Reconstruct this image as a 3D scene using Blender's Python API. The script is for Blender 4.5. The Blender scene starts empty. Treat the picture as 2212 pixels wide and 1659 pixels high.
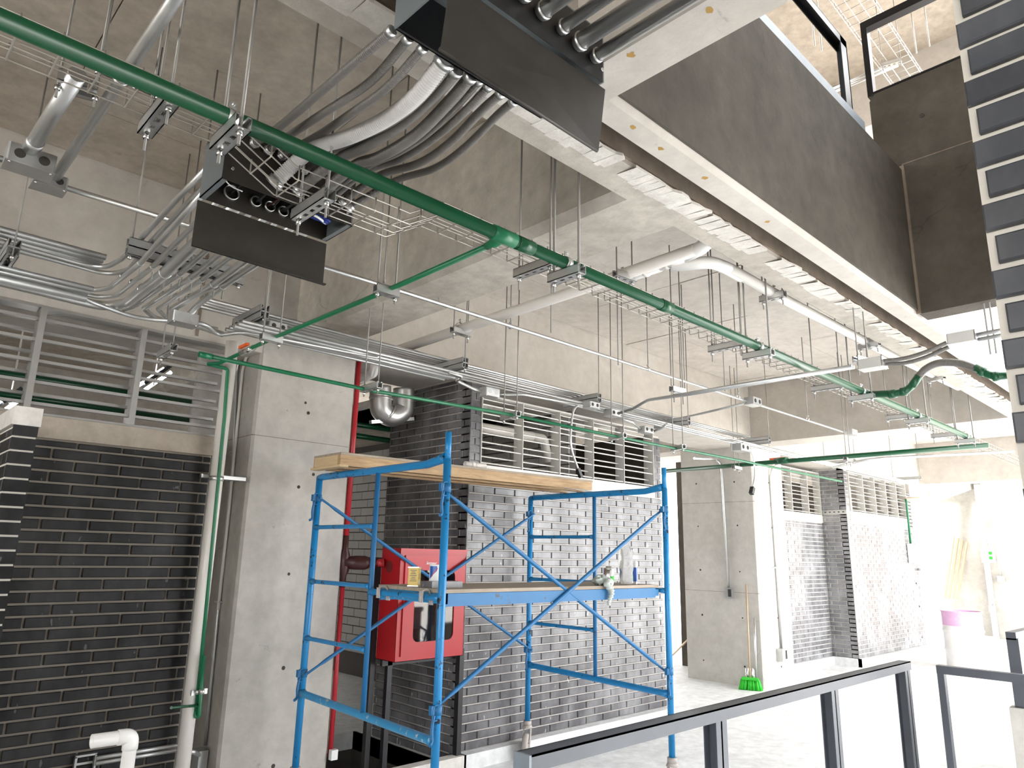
import bpy, math, random
from mathutils import Vector, Matrix
random.seed(7)
S = bpy.context.scene
COL = S.collection

# ------------------------------------------------------------------ camera
cam_d = bpy.data.cameras.new('camera')
cam_d.sensor_fit = 'HORIZONTAL'; cam_d.sensor_width = 36.0; cam_d.lens = 24.985
cam_d.clip_start = 0.02; cam_d.clip_end = 300
cam = bpy.data.objects.new('camera', cam_d); COL.objects.link(cam)
YAW, PITCH, ROLL = (math.radians(a) for a in (46.4415, 13.4419, 1.2422))
fw = Vector((math.cos(YAW)*math.cos(PITCH), math.sin(YAW)*math.cos(PITCH), math.sin(PITCH)))
rt = Vector((math.sin(YAW), -math.cos(YAW), 0)); up = rt.cross(fw)
rt2 = math.cos(ROLL)*rt + math.sin(ROLL)*up; up2 = -math.sin(ROLL)*rt + math.cos(ROLL)*up
cam.matrix_world = Matrix(((rt2.x, up2.x, -fw.x, 0), (rt2.y, up2.y, -fw.y, 0), (rt2.z, up2.z, -fw.z, 1.65), (0, 0, 0, 1)))
S.camera = cam

# ------------------------------------------------------------------ sky, sun, exposure
W = bpy.data.worlds.new('overcast_sky'); S.world = W; W.use_nodes = True
bg = W.node_tree.nodes['Background']
bg.inputs['Color'].default_value = (0.97, 0.985, 1.0, 1); bg.inputs['Strength'].default_value = 2.0
sun_d = bpy.data.lights.new('sun', 'SUN'); sun_d.energy = 6.0; sun_d.angle = math.radians(12); sun_d.color = (1, .96, .9)
sun = bpy.data.objects.new('sun', sun_d); COL.objects.link(sun)
sun.rotation_euler = Vector((0.34, 0.16, -0.92)).to_track_quat('-Z', 'Y').to_euler()
S.view_settings.view_transform = 'Standard'; S.view_settings.look = 'None'
S.view_settings.gamma = 1.0; S.view_settings.use_curve_mapping = False
S.view_settings.exposure = 2.15
S.cycles.max_bounces = 8; S.cycles.diffuse_bounces = 6; S.cycles.glossy_bounces = 4
S.cycles.transmission_bounces = 6; S.cycles.caustics_reflective = False; S.cycles.caustics_refractive = False

# ------------------------------------------------------------------ materials
def nodes_of(name):
    m = bpy.data.materials.new(name); m.use_nodes = True
    nt = m.node_tree
    return m, nt, nt.nodes, nt.links, nt.nodes['Principled BSDF']

def N(ns, typ, **kw):
    n = ns.new(typ)
    for k, v in kw.items(): setattr(n, k, v)
    return n

def noise(ns, ln, vec, scale, detail=4, rough=.55, stretch=None):
    if stretch:
        mp = N(ns, 'ShaderNodeMapping'); mp.inputs['Scale'].default_value = stretch
        ln.new(vec, mp.inputs['Vector']); vec = mp.outputs['Vector']
    n = N(ns, 'ShaderNodeTexNoise'); n.inputs['Scale'].default_value = scale
    n.inputs['Detail'].default_value = detail; n.inputs['Roughness'].default_value = rough
    ln.new(vec, n.inputs['Vector']); return n.outputs['Fac']

def ramp(ns, ln, fac, stops):
    r = N(ns, 'ShaderNodeValToRGB'); e = r.color_ramp.elements
    while len(e) < len(stops): e.new(.5)
    for i, (p, c) in enumerate(stops):
        e[i].position = p; e[i].color = (c, c, c, 1) if not isinstance(c, tuple) else c + (1,)
    ln.new(fac, r.inputs['Fac']); return r.outputs['Color']

def mixc(ns, ln, fac, a, b, mode='MIX'):
    m = N(ns, 'ShaderNodeMix', data_type='RGBA', blend_type=mode)
    for k, v in (('Factor', fac), ('A', a), ('B', b)):
        s = [i for i in m.inputs if i.name == k and i.type == ('VALUE' if k == 'Factor' else 'RGBA')][0]
        if hasattr(v, 'is_output'): ln.new(v, s)
        elif k == 'Factor': s.default_value = v
        else: s.default_value = tuple(v) + (1,)
    return [o for o in m.outputs if o.type == 'RGBA'][0]

def bump(ns, ln, b, h, strength, dist=.01):
    bn = N(ns, 'ShaderNodeBump'); bn.inputs['Strength'].default_value = strength; bn.inputs['Distance'].default_value = dist
    ln.new(h, bn.inputs['Height']); ln.new(bn.outputs['Normal'], b.inputs['Normal'])

def posn(ns): return N(ns, 'ShaderNodeNewGeometry').outputs['Position']

def mk(name, col, rough=.5, metal=0, var=.12, scale=6, bmp=0, spec=.5, rnd=0, stretch=None):
    """plain coloured material with a little mottling; rnd adds a per-object value shift"""
    m, nt, ns, ln, b = nodes_of(name); p = posn(ns)
    f = noise(ns, ln, p, scale, stretch=stretch)
    lo = tuple(c*(1-var) for c in col); hi = tuple(min(1, c*(1+var)) for c in col)
    c = mixc(ns, ln, f, lo, hi)
    if rnd:
        oi = N(ns, 'ShaderNodeObjectInfo').outputs['Random']
        c = mixc(ns, ln, 1.0, c, ramp(ns, ln, oi, ((0, 1-rnd), (1, 1.0))), 'MULTIPLY')
    ln.new(c, b.inputs['Base Color'])
    b.inputs['Roughness'].default_value = rough; b.inputs['Metallic'].default_value = metal
    b.inputs['Specular IOR Level'].default_value = spec
    if bmp: bump(ns, ln, b, noise(ns, ln, p, scale*6), bmp, .004)
    return m

def concrete(name, lo, hi, pits=.5, stain=(.5, .45, .38), stain_amt=.25, rough=.85, blot=1.3, bmp=.35, mid_lo=.76):
    m, nt, ns, ln, b = nodes_of(name); p = posn(ns)
    big = noise(ns, ln, p, blot, 5, .6)
    c = mixc(ns, ln, ramp(ns, ln, big, ((.3, 0), (.7, 1))), lo, hi)
    mid = noise(ns, ln, p, 9, 6, .65)
    c = mixc(ns, ln, ramp(ns, ln, mid, ((.35, .86), (.65, 1.0))), (0, 0, 0), c) if False else mixc(ns, ln, 1.0, c, ramp(ns, ln, mid, ((.3, mid_lo), (.7, 1.08))), 'MULTIPLY')
    st = noise(ns, ln, p, .9, 4, .7, (2.2, 2.2, .6))
    c = mixc(ns, ln, ramp(ns, ln, st, ((.5, 0), (.78, stain_amt))), c, stain)
    v = N(ns, 'ShaderNodeTexVoronoi'); v.inputs['Scale'].default_value = 14; ln.new(p, v.inputs['Vector'])
    pn = noise(ns, ln, p, 4, 3)
    pm = N(ns, 'ShaderNodeMath', operation='ADD'); ln.new(v.outputs['Distance'], pm.inputs[0])
    pr = ramp(ns, ln, pn, ((.42, .3), (.7, 0))); ln.new(pr, pm.inputs[1])
    spot = ramp(ns, ln, pm.outputs[0], ((.06, 1.0-pits), (.11, 1.0)))
    c = mixc(ns, ln, 1.0, c, spot, 'MULTIPLY')
    sc1 = noise(ns, ln, p, 5.5, 8, .72, (1.0, 2.6, 1.6))
    c = mixc(ns, ln, ramp(ns, ln, sc1, ((.645, 0), (.70, .75*pits))), c, tuple(x*.42 for x in lo))
    wv = N(ns, 'ShaderNodeTexVoronoi', feature='DISTANCE_TO_EDGE'); wv.inputs['Scale'].default_value = 1.1
    wm = mixc(ns, ln, .22, p, N(ns, 'ShaderNodeTexNoise').outputs['Color'])
    ln.new(wm, wv.inputs['Vector'])
    crk = N(ns, 'ShaderNodeMath', operation='ADD'); ln.new(wv.outputs['Distance'], crk.inputs[0]); ln.new(ramp(ns, ln, noise(ns, ln, p, 1.7, 3), ((.52, .2), (.62, 0))), crk.inputs[1])
    c = mixc(ns, ln, ramp(ns, ln, crk.outputs[0], ((.001, .55*pits), (.005, 0))), c, tuple(x*.35 for x in lo))
    ln.new(c, b.inputs['Base Color']); b.inputs['Roughness'].default_value = rough
    b.inputs['Specular IOR Level'].default_value = .25
    h = N(ns, 'ShaderNodeMath', operation='MULTIPLY'); ln.new(mid, h.inputs[0]); ln.new(spot, h.inputs[1])
    bump(ns, ln, b, h.outputs[0], bmp, .012)
    return m

def chipped(name, paint, under, amount=.6, rough=.35, scale=26, stretch=None):
    m, nt, ns, ln, b = nodes_of(name); p = posn(ns)
    f = noise(ns, ln, p, scale, 6, .7, stretch)
    g = noise(ns, ln, p, 3.5, 3)
    a = N(ns, 'ShaderNodeMath', operation='MULTIPLY'); ln.new(f, a.inputs[0]); ln.new(ramp(ns, ln, g, ((.3, .75), (.7, 1.12))), a.inputs[1])
    k = ramp(ns, ln, a.outputs[0], ((amount, 0), (amount+.03, 1)))
    c = mixc(ns, ln, noise(ns, ln, p, 7), tuple(x*.85 for x in paint), tuple(min(1, x*1.12) for x in paint))
    c = mixc(ns, ln, k, c, under)
    ln.new(c, b.inputs['Base Color']); b.inputs['Roughness'].default_value = rough
    bump(ns, ln, b, k, -.25, .002)
    return m

def wood(name, lo, hi, axis='X', rough=.75):
    m, nt, ns, ln, b = nodes_of(name); p = posn(ns)
    st = (1.2, 14, 14) if axis == 'X' else (14, 1.2, 14)
    f = noise(ns, ln, p, 4, 6, .65, st)
    c = mixc(ns, ln, ramp(ns, ln, f, ((.3, 0), (.7, 1))), lo, hi)
    k = noise(ns, ln, p, 2.2, 3)
    c = mixc(ns, ln, ramp(ns, ln, k, ((.6, 0), (.75, .45))), c, tuple(x*.5 for x in lo))
    ln.new(c, b.inputs['Base Color']); b.inputs['Roughness'].default_value = rough
    bump(ns, ln, b, f, .2, .003); return m

def emit(name, col, s):
    m, nt, ns, ln, b = nodes_of(name)
    b.inputs['Base Color'].default_value = col+(1,); b.inputs['Emission Color'].default_value = col+(1,)
    b.inputs['Emission Strength'].default_value = s; return m

def brickmat(name, col, rough, dust, spec=.5, rnd=.5, dustcol=(.6, .6, .62)):
    m, nt, ns, ln, b = nodes_of(name); p = posn(ns)
    c = mixc(ns, ln, noise(ns, ln, p, 11, 5), tuple(x*.7 for x in col), tuple(x*1.35 for x in col))
    oi = N(ns, 'ShaderNodeObjectInfo').outputs['Random']
    c = mixc(ns, ln, 1.0, c, ramp(ns, ln, oi, ((0, 1-rnd), (1, 1.0))), 'MULTIPLY')
    sm = noise(ns, ln, p, 2.5, 5, .6, (1.6, 1.6, .9))
    c = mixc(ns, ln, ramp(ns, ln, sm, ((.42, 0), (.75, dust))), c, dustcol)
    sp = noise(ns, ln, p, 30, 2, .4, (1, 1, .35))
    c = mixc(ns, ln, ramp(ns, ln, sp, ((.735, 0), (.76, min(1, dust*2.2)))), c, dustcol)
    ln.new(c, b.inputs['Base Color']); b.inputs['Roughness'].default_value = rough
    b.inputs['Specular IOR Level'].default_value = spec
    bump(ns, ln, b, noise(ns, ln, p, 40, 4), .12, .003); return m

M = {}
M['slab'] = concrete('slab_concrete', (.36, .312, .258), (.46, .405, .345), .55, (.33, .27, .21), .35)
M['beam'] = concrete('beam_concrete', (.47, .435, .39), (.56, .525, .48), .45, (.40, .35, .30), .2, mid_lo=.90)
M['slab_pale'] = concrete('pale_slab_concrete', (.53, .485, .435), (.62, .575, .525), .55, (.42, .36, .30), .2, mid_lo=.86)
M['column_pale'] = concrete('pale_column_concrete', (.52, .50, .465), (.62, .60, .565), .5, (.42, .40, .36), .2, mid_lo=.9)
M['brick_far'] = brickmat('far_dusty_brick', (.15, .148, .155), .24, .45, .8, .25)
M['soffit'] = concrete('pitted_soffit_concrete', (.42, .385, .335), (.56, .52, .46), .7, (.30, .26, .22), .4, bmp=.6)
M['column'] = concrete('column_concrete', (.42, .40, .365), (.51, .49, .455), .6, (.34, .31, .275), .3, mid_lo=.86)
M['dark'] = concrete('dark_brown_concrete', (.062, .054, .044), (.11, .098, .082), .6, (.12, .10, .08), .5)  # dark brown-grey concrete, far darker than beams and slab
M['plaster'] = concrete('rough_white_plaster', (.62, .59, .54), (.74, .71, .66), .3, (.5, .45, .4), .2, bmp=.9)
M['brownjoint'] = concrete('brown_joint_face', (.19, .15, .115), (.27, .22, .175), .5, (.10, .07, .05), .6)
M['band'] = concrete('painted_band_concrete', (.62, .60, .56), (.70, .68, .64), .2, (.5, .48, .44), .2)
M['floor'] = concrete('dusty_floor', (.68, .69, .695), (.80, .81, .815), .08, (.5, .5, .49), .35, rough=.6, bmp=.08)
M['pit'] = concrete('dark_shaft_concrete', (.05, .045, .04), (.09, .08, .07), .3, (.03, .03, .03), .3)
M['ground'] = concrete('outside_pavement', (.52, .50, .47), (.62, .60, .57), .1, (.4, .4, .38), .2)
M['brick_dark'] = brickmat('black_glazed_brick', (.008, .008, .009), .45, .06, .3)
M['brick_gray'] = brickmat('dusty_charcoal_brick', (.085, .082, .088), .30, .34, .6, .35)
M['brick_slate'] = brickmat('slate_blue_brick', (.055, .060, .072), .45, .12, .45, .3)
M['brick_white'] = mk('white_tile_brick', (.50, .49, .475), .4, rnd=.08)
M['mortar_dark'] = mk('brown_grey_mortar', (.23, .205, .175), .9, bmp=.2)
M['mortar'] = mk('pale_grey_mortar', (.56, .54, .51), .9, bmp=.2)
M['mortar_cream'] = mk('cream_mortar', (.62, .59, .53), .9, bmp=.2)
M['grout'] = mk('dark_grout', (.11, .10, .095), .9)
M['galv'] = mk('galvanised_steel', (.66, .665, .66), .36, .95, .12, 9)
M['galv_dull'] = mk('dull_galvanised_steel', (.52, .53, .53), .42, .8, .2, 9)
M['wire'] = mk('zinc_wire', (.50, .47, .43), .4, .6)
M['rod'] = mk('dull_threaded_rod', (.27, .26, .245), .5, .5)
M['chrome'] = mk('bright_metal', (.75, .75, .74), .22, 1.0)
M['green'] = mk('green_pipe_paint', (.0025, .072, .028), .30, 0, .15, 5)
M['green_light'] = mk('light_green_pipe', (.006, .145, .062), .35, 0, .15, 5)
M['pvc'] = mk('cream_white_pvc', (.74, .71, .67), .3, 0, .06, 5)
M['pvc_white'] = mk('white_pvc', (.82, .81, .79), .28, 0, .05, 6)
M['hose'] = mk('grey_flexible_hose', (.13, .122, .112), .38, .1, .15, 8)
M['hose_light'] = mk('pale_grey_flexible_hose', (.50, .49, .48), .4, 0, .08, 8)
M['box_dark'] = mk('brown_black_sheet_metal', (.030, .026, .022), .5, .2, .4, 14)
M['box_grey'] = mk('blue_grey_sheet_metal', (.17, .19, .20), .45, .3, .15, 5)
M['black'] = mk('black_metal', (.012, .012, .013), .45)
M['rail'] = mk('graphite_steel_paint', (.045, .05, .062), .42, .1, .25, 7)
M['rail_end'] = mk('blue_grey_steel_end', (.20, .235, .27), .5, .1, .2, 9)
M['rail_black'] = mk('black_steel_paint', (.008, .008, .011), .4, .1, .2, 7)
M['blue'] = chipped('chipped_blue_paint', (.010, .20, .47), (.012, .014, .02), .565)
M['blue_clean'] = chipped('blue_brace_paint', (.010, .125, .30), (.04, .06, .08), .63, .55)
M['blue_dusty'] = chipped('dusty_blue_paint', (.03, .24, .47), (.45, .47, .48), .57)
M['cast'] = mk('dusty_caster_metal', (.42, .38, .36), .7, .1, .25, 20, .3)
M['red'] = mk('red_cabinet_enamel', (.40, .008, .014), .34, 0, .1, 4)
M['red_in'] = mk('dark_red_interior', (.13, .012, .012), .6)
M['reflection_rose'] = mk('painted_reflection_rose', (.24, .10, .10), .6)  # pinkish reflection in the cabinet pane, put into a colour
M['red_pipe'] = mk('red_pipe_enamel', (.42, .02, .03), .35, 0, .15, 9)
M['maroon'] = mk('maroon_primer', (.05, .012, .012), .4, .1, .2, 9)
M['glass'] = mk('clear_glass', (1, 1, 1), .03)
_b = M['glass'].node_tree.nodes['Principled BSDF']; _b.inputs['Transmission Weight'].default_value = 1; _b.inputs['IOR'].default_value = 1.45
M['steel_slat'] = mk('grey_slat_steel', (.33, .32, .305), .45, .25, .15, 7)
M['slat_white'] = mk('off_white_slat_paint', (.60, .585, .55), .45, .1, .1, 7)
M['wood'] = wood('raw_pine', (.30, .19, .10), (.50, .35, .20))
M['wood_end'] = wood('pale_pine_end', (.50, .36, .20), (.62, .47, .29), 'Y')
M['ply'] = wood('dusty_plywood', (.26, .215, .165), (.38, .32, .255))
M['orange'] = mk('orange_handle', (.75, .12, .02), .4)
M['yellow'] = mk('yellow_tin_paint', (.62, .42, .02), .3)
M['white'] = mk('white_paint', (.8, .8, .79), .4, 0, .04)
M['bluep'] = mk('royal_blue_print', (.02, .10, .42), .35)
M['cable_blue'] = mk('blue_cable', (.01, .03, .22), .4)
M['rag'] = mk('pale_green_rag', (.50, .54, .50), .95, 0, .2, 30, .4)
M['broom'] = mk('bright_green_bristles', (.03, .52, .03), .55, 0, .2, 40)
M['stick'] = mk('tan_wood_stick', (.48, .36, .24), .6)
M['pink'] = chipped('pink_drum_paint', (.70, .42, .64), (.82, .80, .80), .56, .6, 30)
M['drumwhite'] = chipped('white_drum_paint', (.80, .79, .78), (.62, .55, .58), .64, .6, 30)
M['led'] = emit('led_tube_light', (1, .98, .95), 12)
M['hole'] = mk('tie_hole_shadowed_concrete', (.05, .045, .04), .95)
M['bottle'] = mk('clear_plastic', (.93, .94, .92), .12)
_b = M['bottle'].node_tree.nodes['Principled BSDF']; _b.inputs['Transmission Weight'].default_value = .85; _b.inputs['IOR'].default_value = 1.2
M['ochre'] = mk('ochre_stain', (.36, .22, .06), .9)
M['terracotta'] = mk('pale_pink_block', (.62, .50, .45), .8)

# ------------------------------------------------------------------ mesh helpers
V = Vector
def rounded(pts, rad, n=6):
    pts = [V(p) for p in pts]
    if rad <= 0 or len(pts) < 3: return pts
    out = [pts[0]]
    for i in range(1, len(pts)-1):
        a, b, c = pts[i-1], pts[i], pts[i+1]
        u, w = (a-b), (c-b); lu, lw = u.length, w.length
        if lu < 1e-6 or lw < 1e-6: continue
        u /= lu; w /= lw
        ang = math.acos(max(-1, min(1, u.dot(w))))
        if ang > 3.10: out.append(b); continue
        d = min(rad/math.tan(ang/2), lu*.49, lw*.49)
        p0, p1 = b+u*d, b+w*d
        for k in range(n+1):
            t = k/n; out.append(p0*(1-t)**2 + b*2*t*(1-t) + p1*t*t)
    out.append(pts[-1]); return out

def spline(pts, n=8):
    pts = [V(p) for p in pts]; P = [pts[0]*2-pts[1]] + pts + [pts[-1]*2-pts[-2]]; out = []
    for i in range(1, len(P)-2):
        for k in range(n):
            t = k/n
            out.append(.5*((2*P[i]) + (P[i+1]-P[i-1])*t + (2*P[i-1]-5*P[i]+4*P[i+1]-P[i+2])*t*t + (3*P[i]-P[i-1]-3*P[i+1]+P[i+2])*t**3))
    out.append(pts[-1]); return out

class MB:
    def __init__(s): s.v = []; s.f = []; s.sm = []
    def add(s, vs, fs, smooth=False):
        o = len(s.v); s.v += [V(p) for p in vs]; s.f += [tuple(i+o for i in f) for f in fs]; s.sm += [smooth]*len(fs); return s
    def box(s, x0, y0, z0, x1, y1, z1):
        return s.add([(x0,y0,z0),(x1,y0,z0),(x1,y1,z0),(x0,y1,z0),(x0,y0,z1),(x1,y0,z1),(x1,y1,z1),(x0,y1,z1)],
                     [(0,3,2,1),(4,5,6,7),(0,1,5,4),(1,2,6,5),(2,3,7,6),(3,0,4,7)])
    def bar(s, p0, p1, w, h, up=(0,0,1)):
        p0, p1 = V(p0), V(p1); d = (p1-p0).normalized(); u = V(up)
        if abs(d.dot(u)) > .99: u = V((1,0,0))
        r = d.cross(u).normalized(); u = r.cross(d)
        vs = [p+r*(a*w/2)+u*(b*h/2) for p in (p0,p1) for a,b in ((-1,-1),(1,-1),(1,1),(-1,1))]
        return s.add(vs, [(0,1,2,3),(4,7,6,5),(0,4,5,1),(1,5,6,2),(2,6,7,3),(3,7,4,0)])
    def tube(s, pts, r, n=10, fillet=0, caps=True, radii=None):
        pts = rounded(pts, fillet) if fillet else [V(p) for p in pts]
        m = len(pts); base = len(s.v); ref = None; vs = []
        for i, p in enumerate(pts):
            t = (pts[min(i+1,m-1)]-pts[max(i-1,0)]).normalized()
            if ref is None:
                ref = V((0,0,1)) if abs(t.z) < .9 else V((1,0,0))
            a = (ref - t*ref.dot(t)); a = a.normalized() if a.length > 1e-6 else t.orthogonal().normalized()
            ref = a; b = t.cross(a); rr = radii[i] if radii else r
            vs += [p + a*(rr*math.cos(2*math.pi*k/n)) + b*(rr*math.sin(2*math.pi*k/n)) for k in range(n)]
        fs = [(i*n+k, i*n+(k+1)%n, (i+1)*n+(k+1)%n, (i+1)*n+k) for i in range(m-1) for k in range(n)]
        s.add(vs, fs, True)
        if caps:
            o = base; s.f += [tuple(o+k for k in reversed(range(n))), tuple(o+(m-1)*n+k for k in range(n))]; s.sm += [False]*2
        return s
    def corr(s, pts, r, pitch=.0075, depth=.12, n=12):
        pts = [V(p) for p in pts]; L = [0]
        for i in range(1, len(pts)): L.append(L[-1]+(pts[i]-pts[i-1]).length)
        cnt = max(4, int(L[-1]/pitch)*3); out, rad, j = [], [], 0
        for q in range(cnt+1):
            d = L[-1]*q/cnt
            while j < len(L)-2 and L[j+1] < d: j += 1
            t = (d-L[j])/max(1e-9, L[j+1]-L[j]); out.append(pts[j].lerp(pts[j+1], t)); rad.append(r*(1 if q % 3 else 1-depth))
        return s.tube(out, r, n, radii=rad)
    def cyl(s, p0, p1, r, r1=None, n=12):
        return s.tube([p0, p1], r, n, radii=[r, r if r1 is None else r1])
    def ring(s, c, axis, R, w, th=.003, n=16):
        c = V(c); t = V(axis).normalized(); a = t.orthogonal().normalized(); b = t.cross(a); vs = []
        for k in range(n):
            d = a*math.cos(2*math.pi*k/n)+b*math.sin(2*math.pi*k/n)
            for rr, o in ((R,-w/2),(R+th,-w/2),(R+th,w/2),(R,w/2)): vs.append(c+d*rr+t*o)
        fs = [(k*4+j, ((k+1)%n)*4+j, ((k+1)%n)*4+(j+1)%4, k*4+(j+1)%4) for k in range(n) for j in range(4)]
        return s.add(vs, fs, True)
    def lathe(s, c, prof, n=24):
        c = V(c); m = len(prof)
        vs = [c+V((r*math.cos(2*math.pi*k/n), r*math.sin(2*math.pi*k/n), z)) for r, z in prof for k in range(n)]
        return s.add(vs, [(i*n+k, i*n+(k+1)%n, (i+1)*n+(k+1)%n, (i+1)*n+k) for i in range(m-1) for k in range(n)], True)
    def prism(s, poly, ext):
        poly = [V(p) for p in poly]; e = V(ext); n = len(poly)
        return s.add(poly+[p+e for p in poly], [tuple(range(n))[::-1], tuple(range(n, 2*n))] + [(i, (i+1)%n, n+(i+1)%n, n+i) for i in range(n)])
    def channel(s, p0, p1, w=.041, h=.041, t=.003, flip=1, slots=True):
        """steel strut: two side walls with in-turned lips and a slotted web (flip=1: web below, open above)"""
        p0, p1 = V(p0), V(p1); d = (p1-p0); L = d.length; d /= L; u = V((0,0,flip)); r = d.cross(V((0,0,1))).normalized()
        def bx(a, b, r0, r1, h0, h1):
            vs = [p0+d*q+r*i+u*j for q in (a,b) for i,j in ((r0,h0),(r1,h0),(r1,h1),(r0,h1))]
            s.add(vs, [(0,1,2,3),(4,7,6,5),(0,4,5,1),(1,5,6,2),(2,6,7,3),(3,7,4,0)])
        for sg in (-1, 1):
            a, b = sorted((sg*w/2, sg*(w/2-t))); bx(0, L, a, b, 0, h)
            a, b = sorted((sg*w/2, sg*w*.28)); bx(0, L, a, b, h-t, h)
            a, b = sorted((sg*w*.28, sg*(w*.28-t)*1.0)); bx(0, L, a, b, h-.009, h)
        if not slots: bx(0, L, -w/2, w/2, 0, t); return s
        q = .15*w
        bx(0, L, -w/2, -q, 0, t); bx(0, L, q, w/2, 0, t)
        pos, pitch = 0.0, .05; k = max(1, round(L/pitch)); pitch = L/k
        for i in range(k):
            bx(i*pitch, i*pitch+pitch*.25, -q, q, 0, t); bx(i*pitch+pitch*.75, (i+1)*pitch, -q, q, 0, t)
        return s
    def build(s, name, mat, parent=None, kind=None):
        o0 = parent['_o'] if parent is not None and '_o' in parent else None
        org = V(o0) if o0 is not None else V((0,0,0))
        me = bpy.data.meshes.new(name); me.from_pydata([p-org for p in s.v], [], s.f)
        me.polygons.foreach_set('use_smooth', s.sm); me.materials.append(M[mat] if isinstance(mat, str) else mat); me.update()
        o = bpy.data.objects.new(name, me); COL.objects.link(o)
        if parent is not None: o.parent = parent; o['_o'] = list(org)
        if kind: o['kind'] = kind
        return o

def thing(name, label, cat, loc, group=None):
    o = bpy.data.objects.new(name, None); COL.objects.link(o); o.location = loc; o['_o'] = list(loc)
    o.empty_display_size = .05
    o['label'] = label; o['category'] = cat
    if group: o['group'] = group
    return o
def tag(o, label, cat, group=None):
    o['label'] = label; o['category'] = cat
    if group: o['group'] = group
    return o
def single(name, mb, mat, label, cat, group=None):
    """a thing that is one mesh: origin moved to its lowest point"""
    lo = min(mb.v, key=lambda p: p.z).copy()
    me = bpy.data.meshes.new(name); me.from_pydata([p-lo for p in mb.v], [], mb.f)
    me.polygons.foreach_set('use_smooth', mb.sm); me.materials.append(M[mat]); me.update()
    o = bpy.data.objects.new(name, me); COL.objects.link(o); o.location = lo; o['_o'] = list(lo)
    return tag(o, label, cat, group)
def struct(name, mb, mat): return mb.build(name, mat, None, 'structure')
def Bx(*a): return MB().box(*a)

# brick walls: pieces sit proud of a recessed mortar bed, each an object of its own
_brick_cache = {}
def brick_piece(axis, l, h, d, key):
    k = (axis, round(l, 3), round(h, 3), d, key)
    if k not in _brick_cache:
        e = .0035
        prof = [(0,0,0),(l,0,0),(l,0,h),(0,0,h),(0,d-e,0),(l,d-e,0),(l,d-e,h),(0,d-e,h),(e,d,e),(l-e,d,e),(l-e,d,h-e),(e,d,h-e)]
        if axis == 'X': vs = [(a, -b, c) for a, b, c in prof]
        else: vs = [(-b, a, c) for a, b, c in prof]
        fs = [(0,1,5,4),(1,2,6,5),(2,3,7,6),(3,0,4,7),(4,5,9,8),(5,6,10,9),(6,7,11,10),(7,4,8,11),(8,9,10,11)]
        if axis == 'Y': fs = [f[::-1] for f in fs]
        if axis == 'X': pass
        me = bpy.data.meshes.new('brick'); me.from_pydata(vs, [], fs); me.materials.append(M[key]); me.validate(); me.update()
        _brick_cache[k] = me
    return _brick_cache[k]

def bricks(parent, axis, plane, u0, u1, z0, z1, mat, course=.0675, L=.247, j=.010, cap=300, shift=0.0, near=0.0, skip=None, d=.014, name='brick', halfodd=True):
    """courses on a -Y face (axis 'X') or a -X face (axis 'Y') whose mortar surface lies at `plane`"""
    items = []; z = z0; row = 0
    while z + course*.5 < z1 + 1e-6:
        h = min(course, z1-z) - j
        if h < .012: break
        u = u0 - ((L/2 if (row % 2) == 0 else 0) + shift) % L
        while u < u1 - .004:
            a, b = max(u, u0), min(u+L-j, u1)
            if b-a > .02 and not (skip and skip(a, b, z)): items.append((a, b-a, z, h))
            u += L
        z += course; row += 1
    items.sort(key=lambda t: abs(t[0]-near))
    rest = MB()
    for i, (a, l, z, h) in enumerate(items):
        dz = random.uniform(-.001, .001); out = random.uniform(-.0012, .0012)
        me = brick_piece(axis, l, h, d, mat)
        loc = V((a, plane+out, z)) if axis == 'X' else V((plane+out, a, z))
        if i < cap:
            o = bpy.data.objects.new(name, me); COL.objects.link(o)
            o.parent = parent; o.location = loc - V(parent['_o']) if '_o' in parent else loc
        else:
            rest.add([v.co+loc for v in me.vertices], [tuple(p.vertices) for p in me.polygons])
    if rest.v: rest.build(name+'work_beyond', mat, parent, 'stuff')
    return len(items)

# ================================================================== STRUCTURE
ZS = 4.06                                   # slab soffit
# floors
fl = MB().box(-8,1.75,-.15,2.9,14,0).box(2.9,1.75,-.15,3.97,4.62,0).box(2.9,6.235,-.15,3.97,14,0).box(3.97,1.75,-.15,24,14,0).box(5.6,-4.5,-.15,24,1.75,0).box(-8,-8,-.15,1.5,1.75,0)
struct('floor', fl, 'floor')
struct('trim_1', MB().box(2.9,4.62,-3,4.0,4.69,.0).box(2.0,4.69,0,2.0+.001,4.7,.001), 'pit')
struct('trim_2', Bx(2.9,4.60,0,3.97,4.69,.115), 'band')         # low kerb in front of the shaft
struct('trim_3', Bx(3.95,4.60,0,6.84,4.69,.115), 'floor')        # pale plinth under the brick block
struct('wall_shaft', MB().box(2.89,4.9,-3,2.9,6.235,0).box(2.9,6.235,-3,3.97,6.26,-.15).box(3.97,4.69,-3,3.99,6.235,0).box(2.9,4.69,-3,3.97,6.235,-2.98), 'pit')
struct('floor_stair', Bx(1.5,-8,-1.65,5.6,1.75,-1.5), 'floor')
struct('wall_stair_baffle', MB().box(1.62,-3.4,-1.5,5.4,-3.2,8.3), 'dark')  # unseen wall added so the opening's inner face sees no sky
struct('wall_behind_baffle', MB().box(-8.2,-8.2,0,1.5,-8,8.3).box(-8.2,-8,0,-8,14,.7).box(-8.2,-8,3.2,-8,14,8.3).box(-8.2,5.0,.7,-8,14,3.2), 'column')  # unseen walls added to limit daylight; side gap sized for the light
struct('floor_outside', MB().box(-40,-60,-.5,5.6,-8,-.3).box(5.6,-60,-.5,24,-4.5,-.3).box(24,-60,-.5,70,60,-.3).box(-40,14,-.5,24,60,-.3).box(-40,-8,-.5,-8,14,-.3), 'ground')

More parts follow.
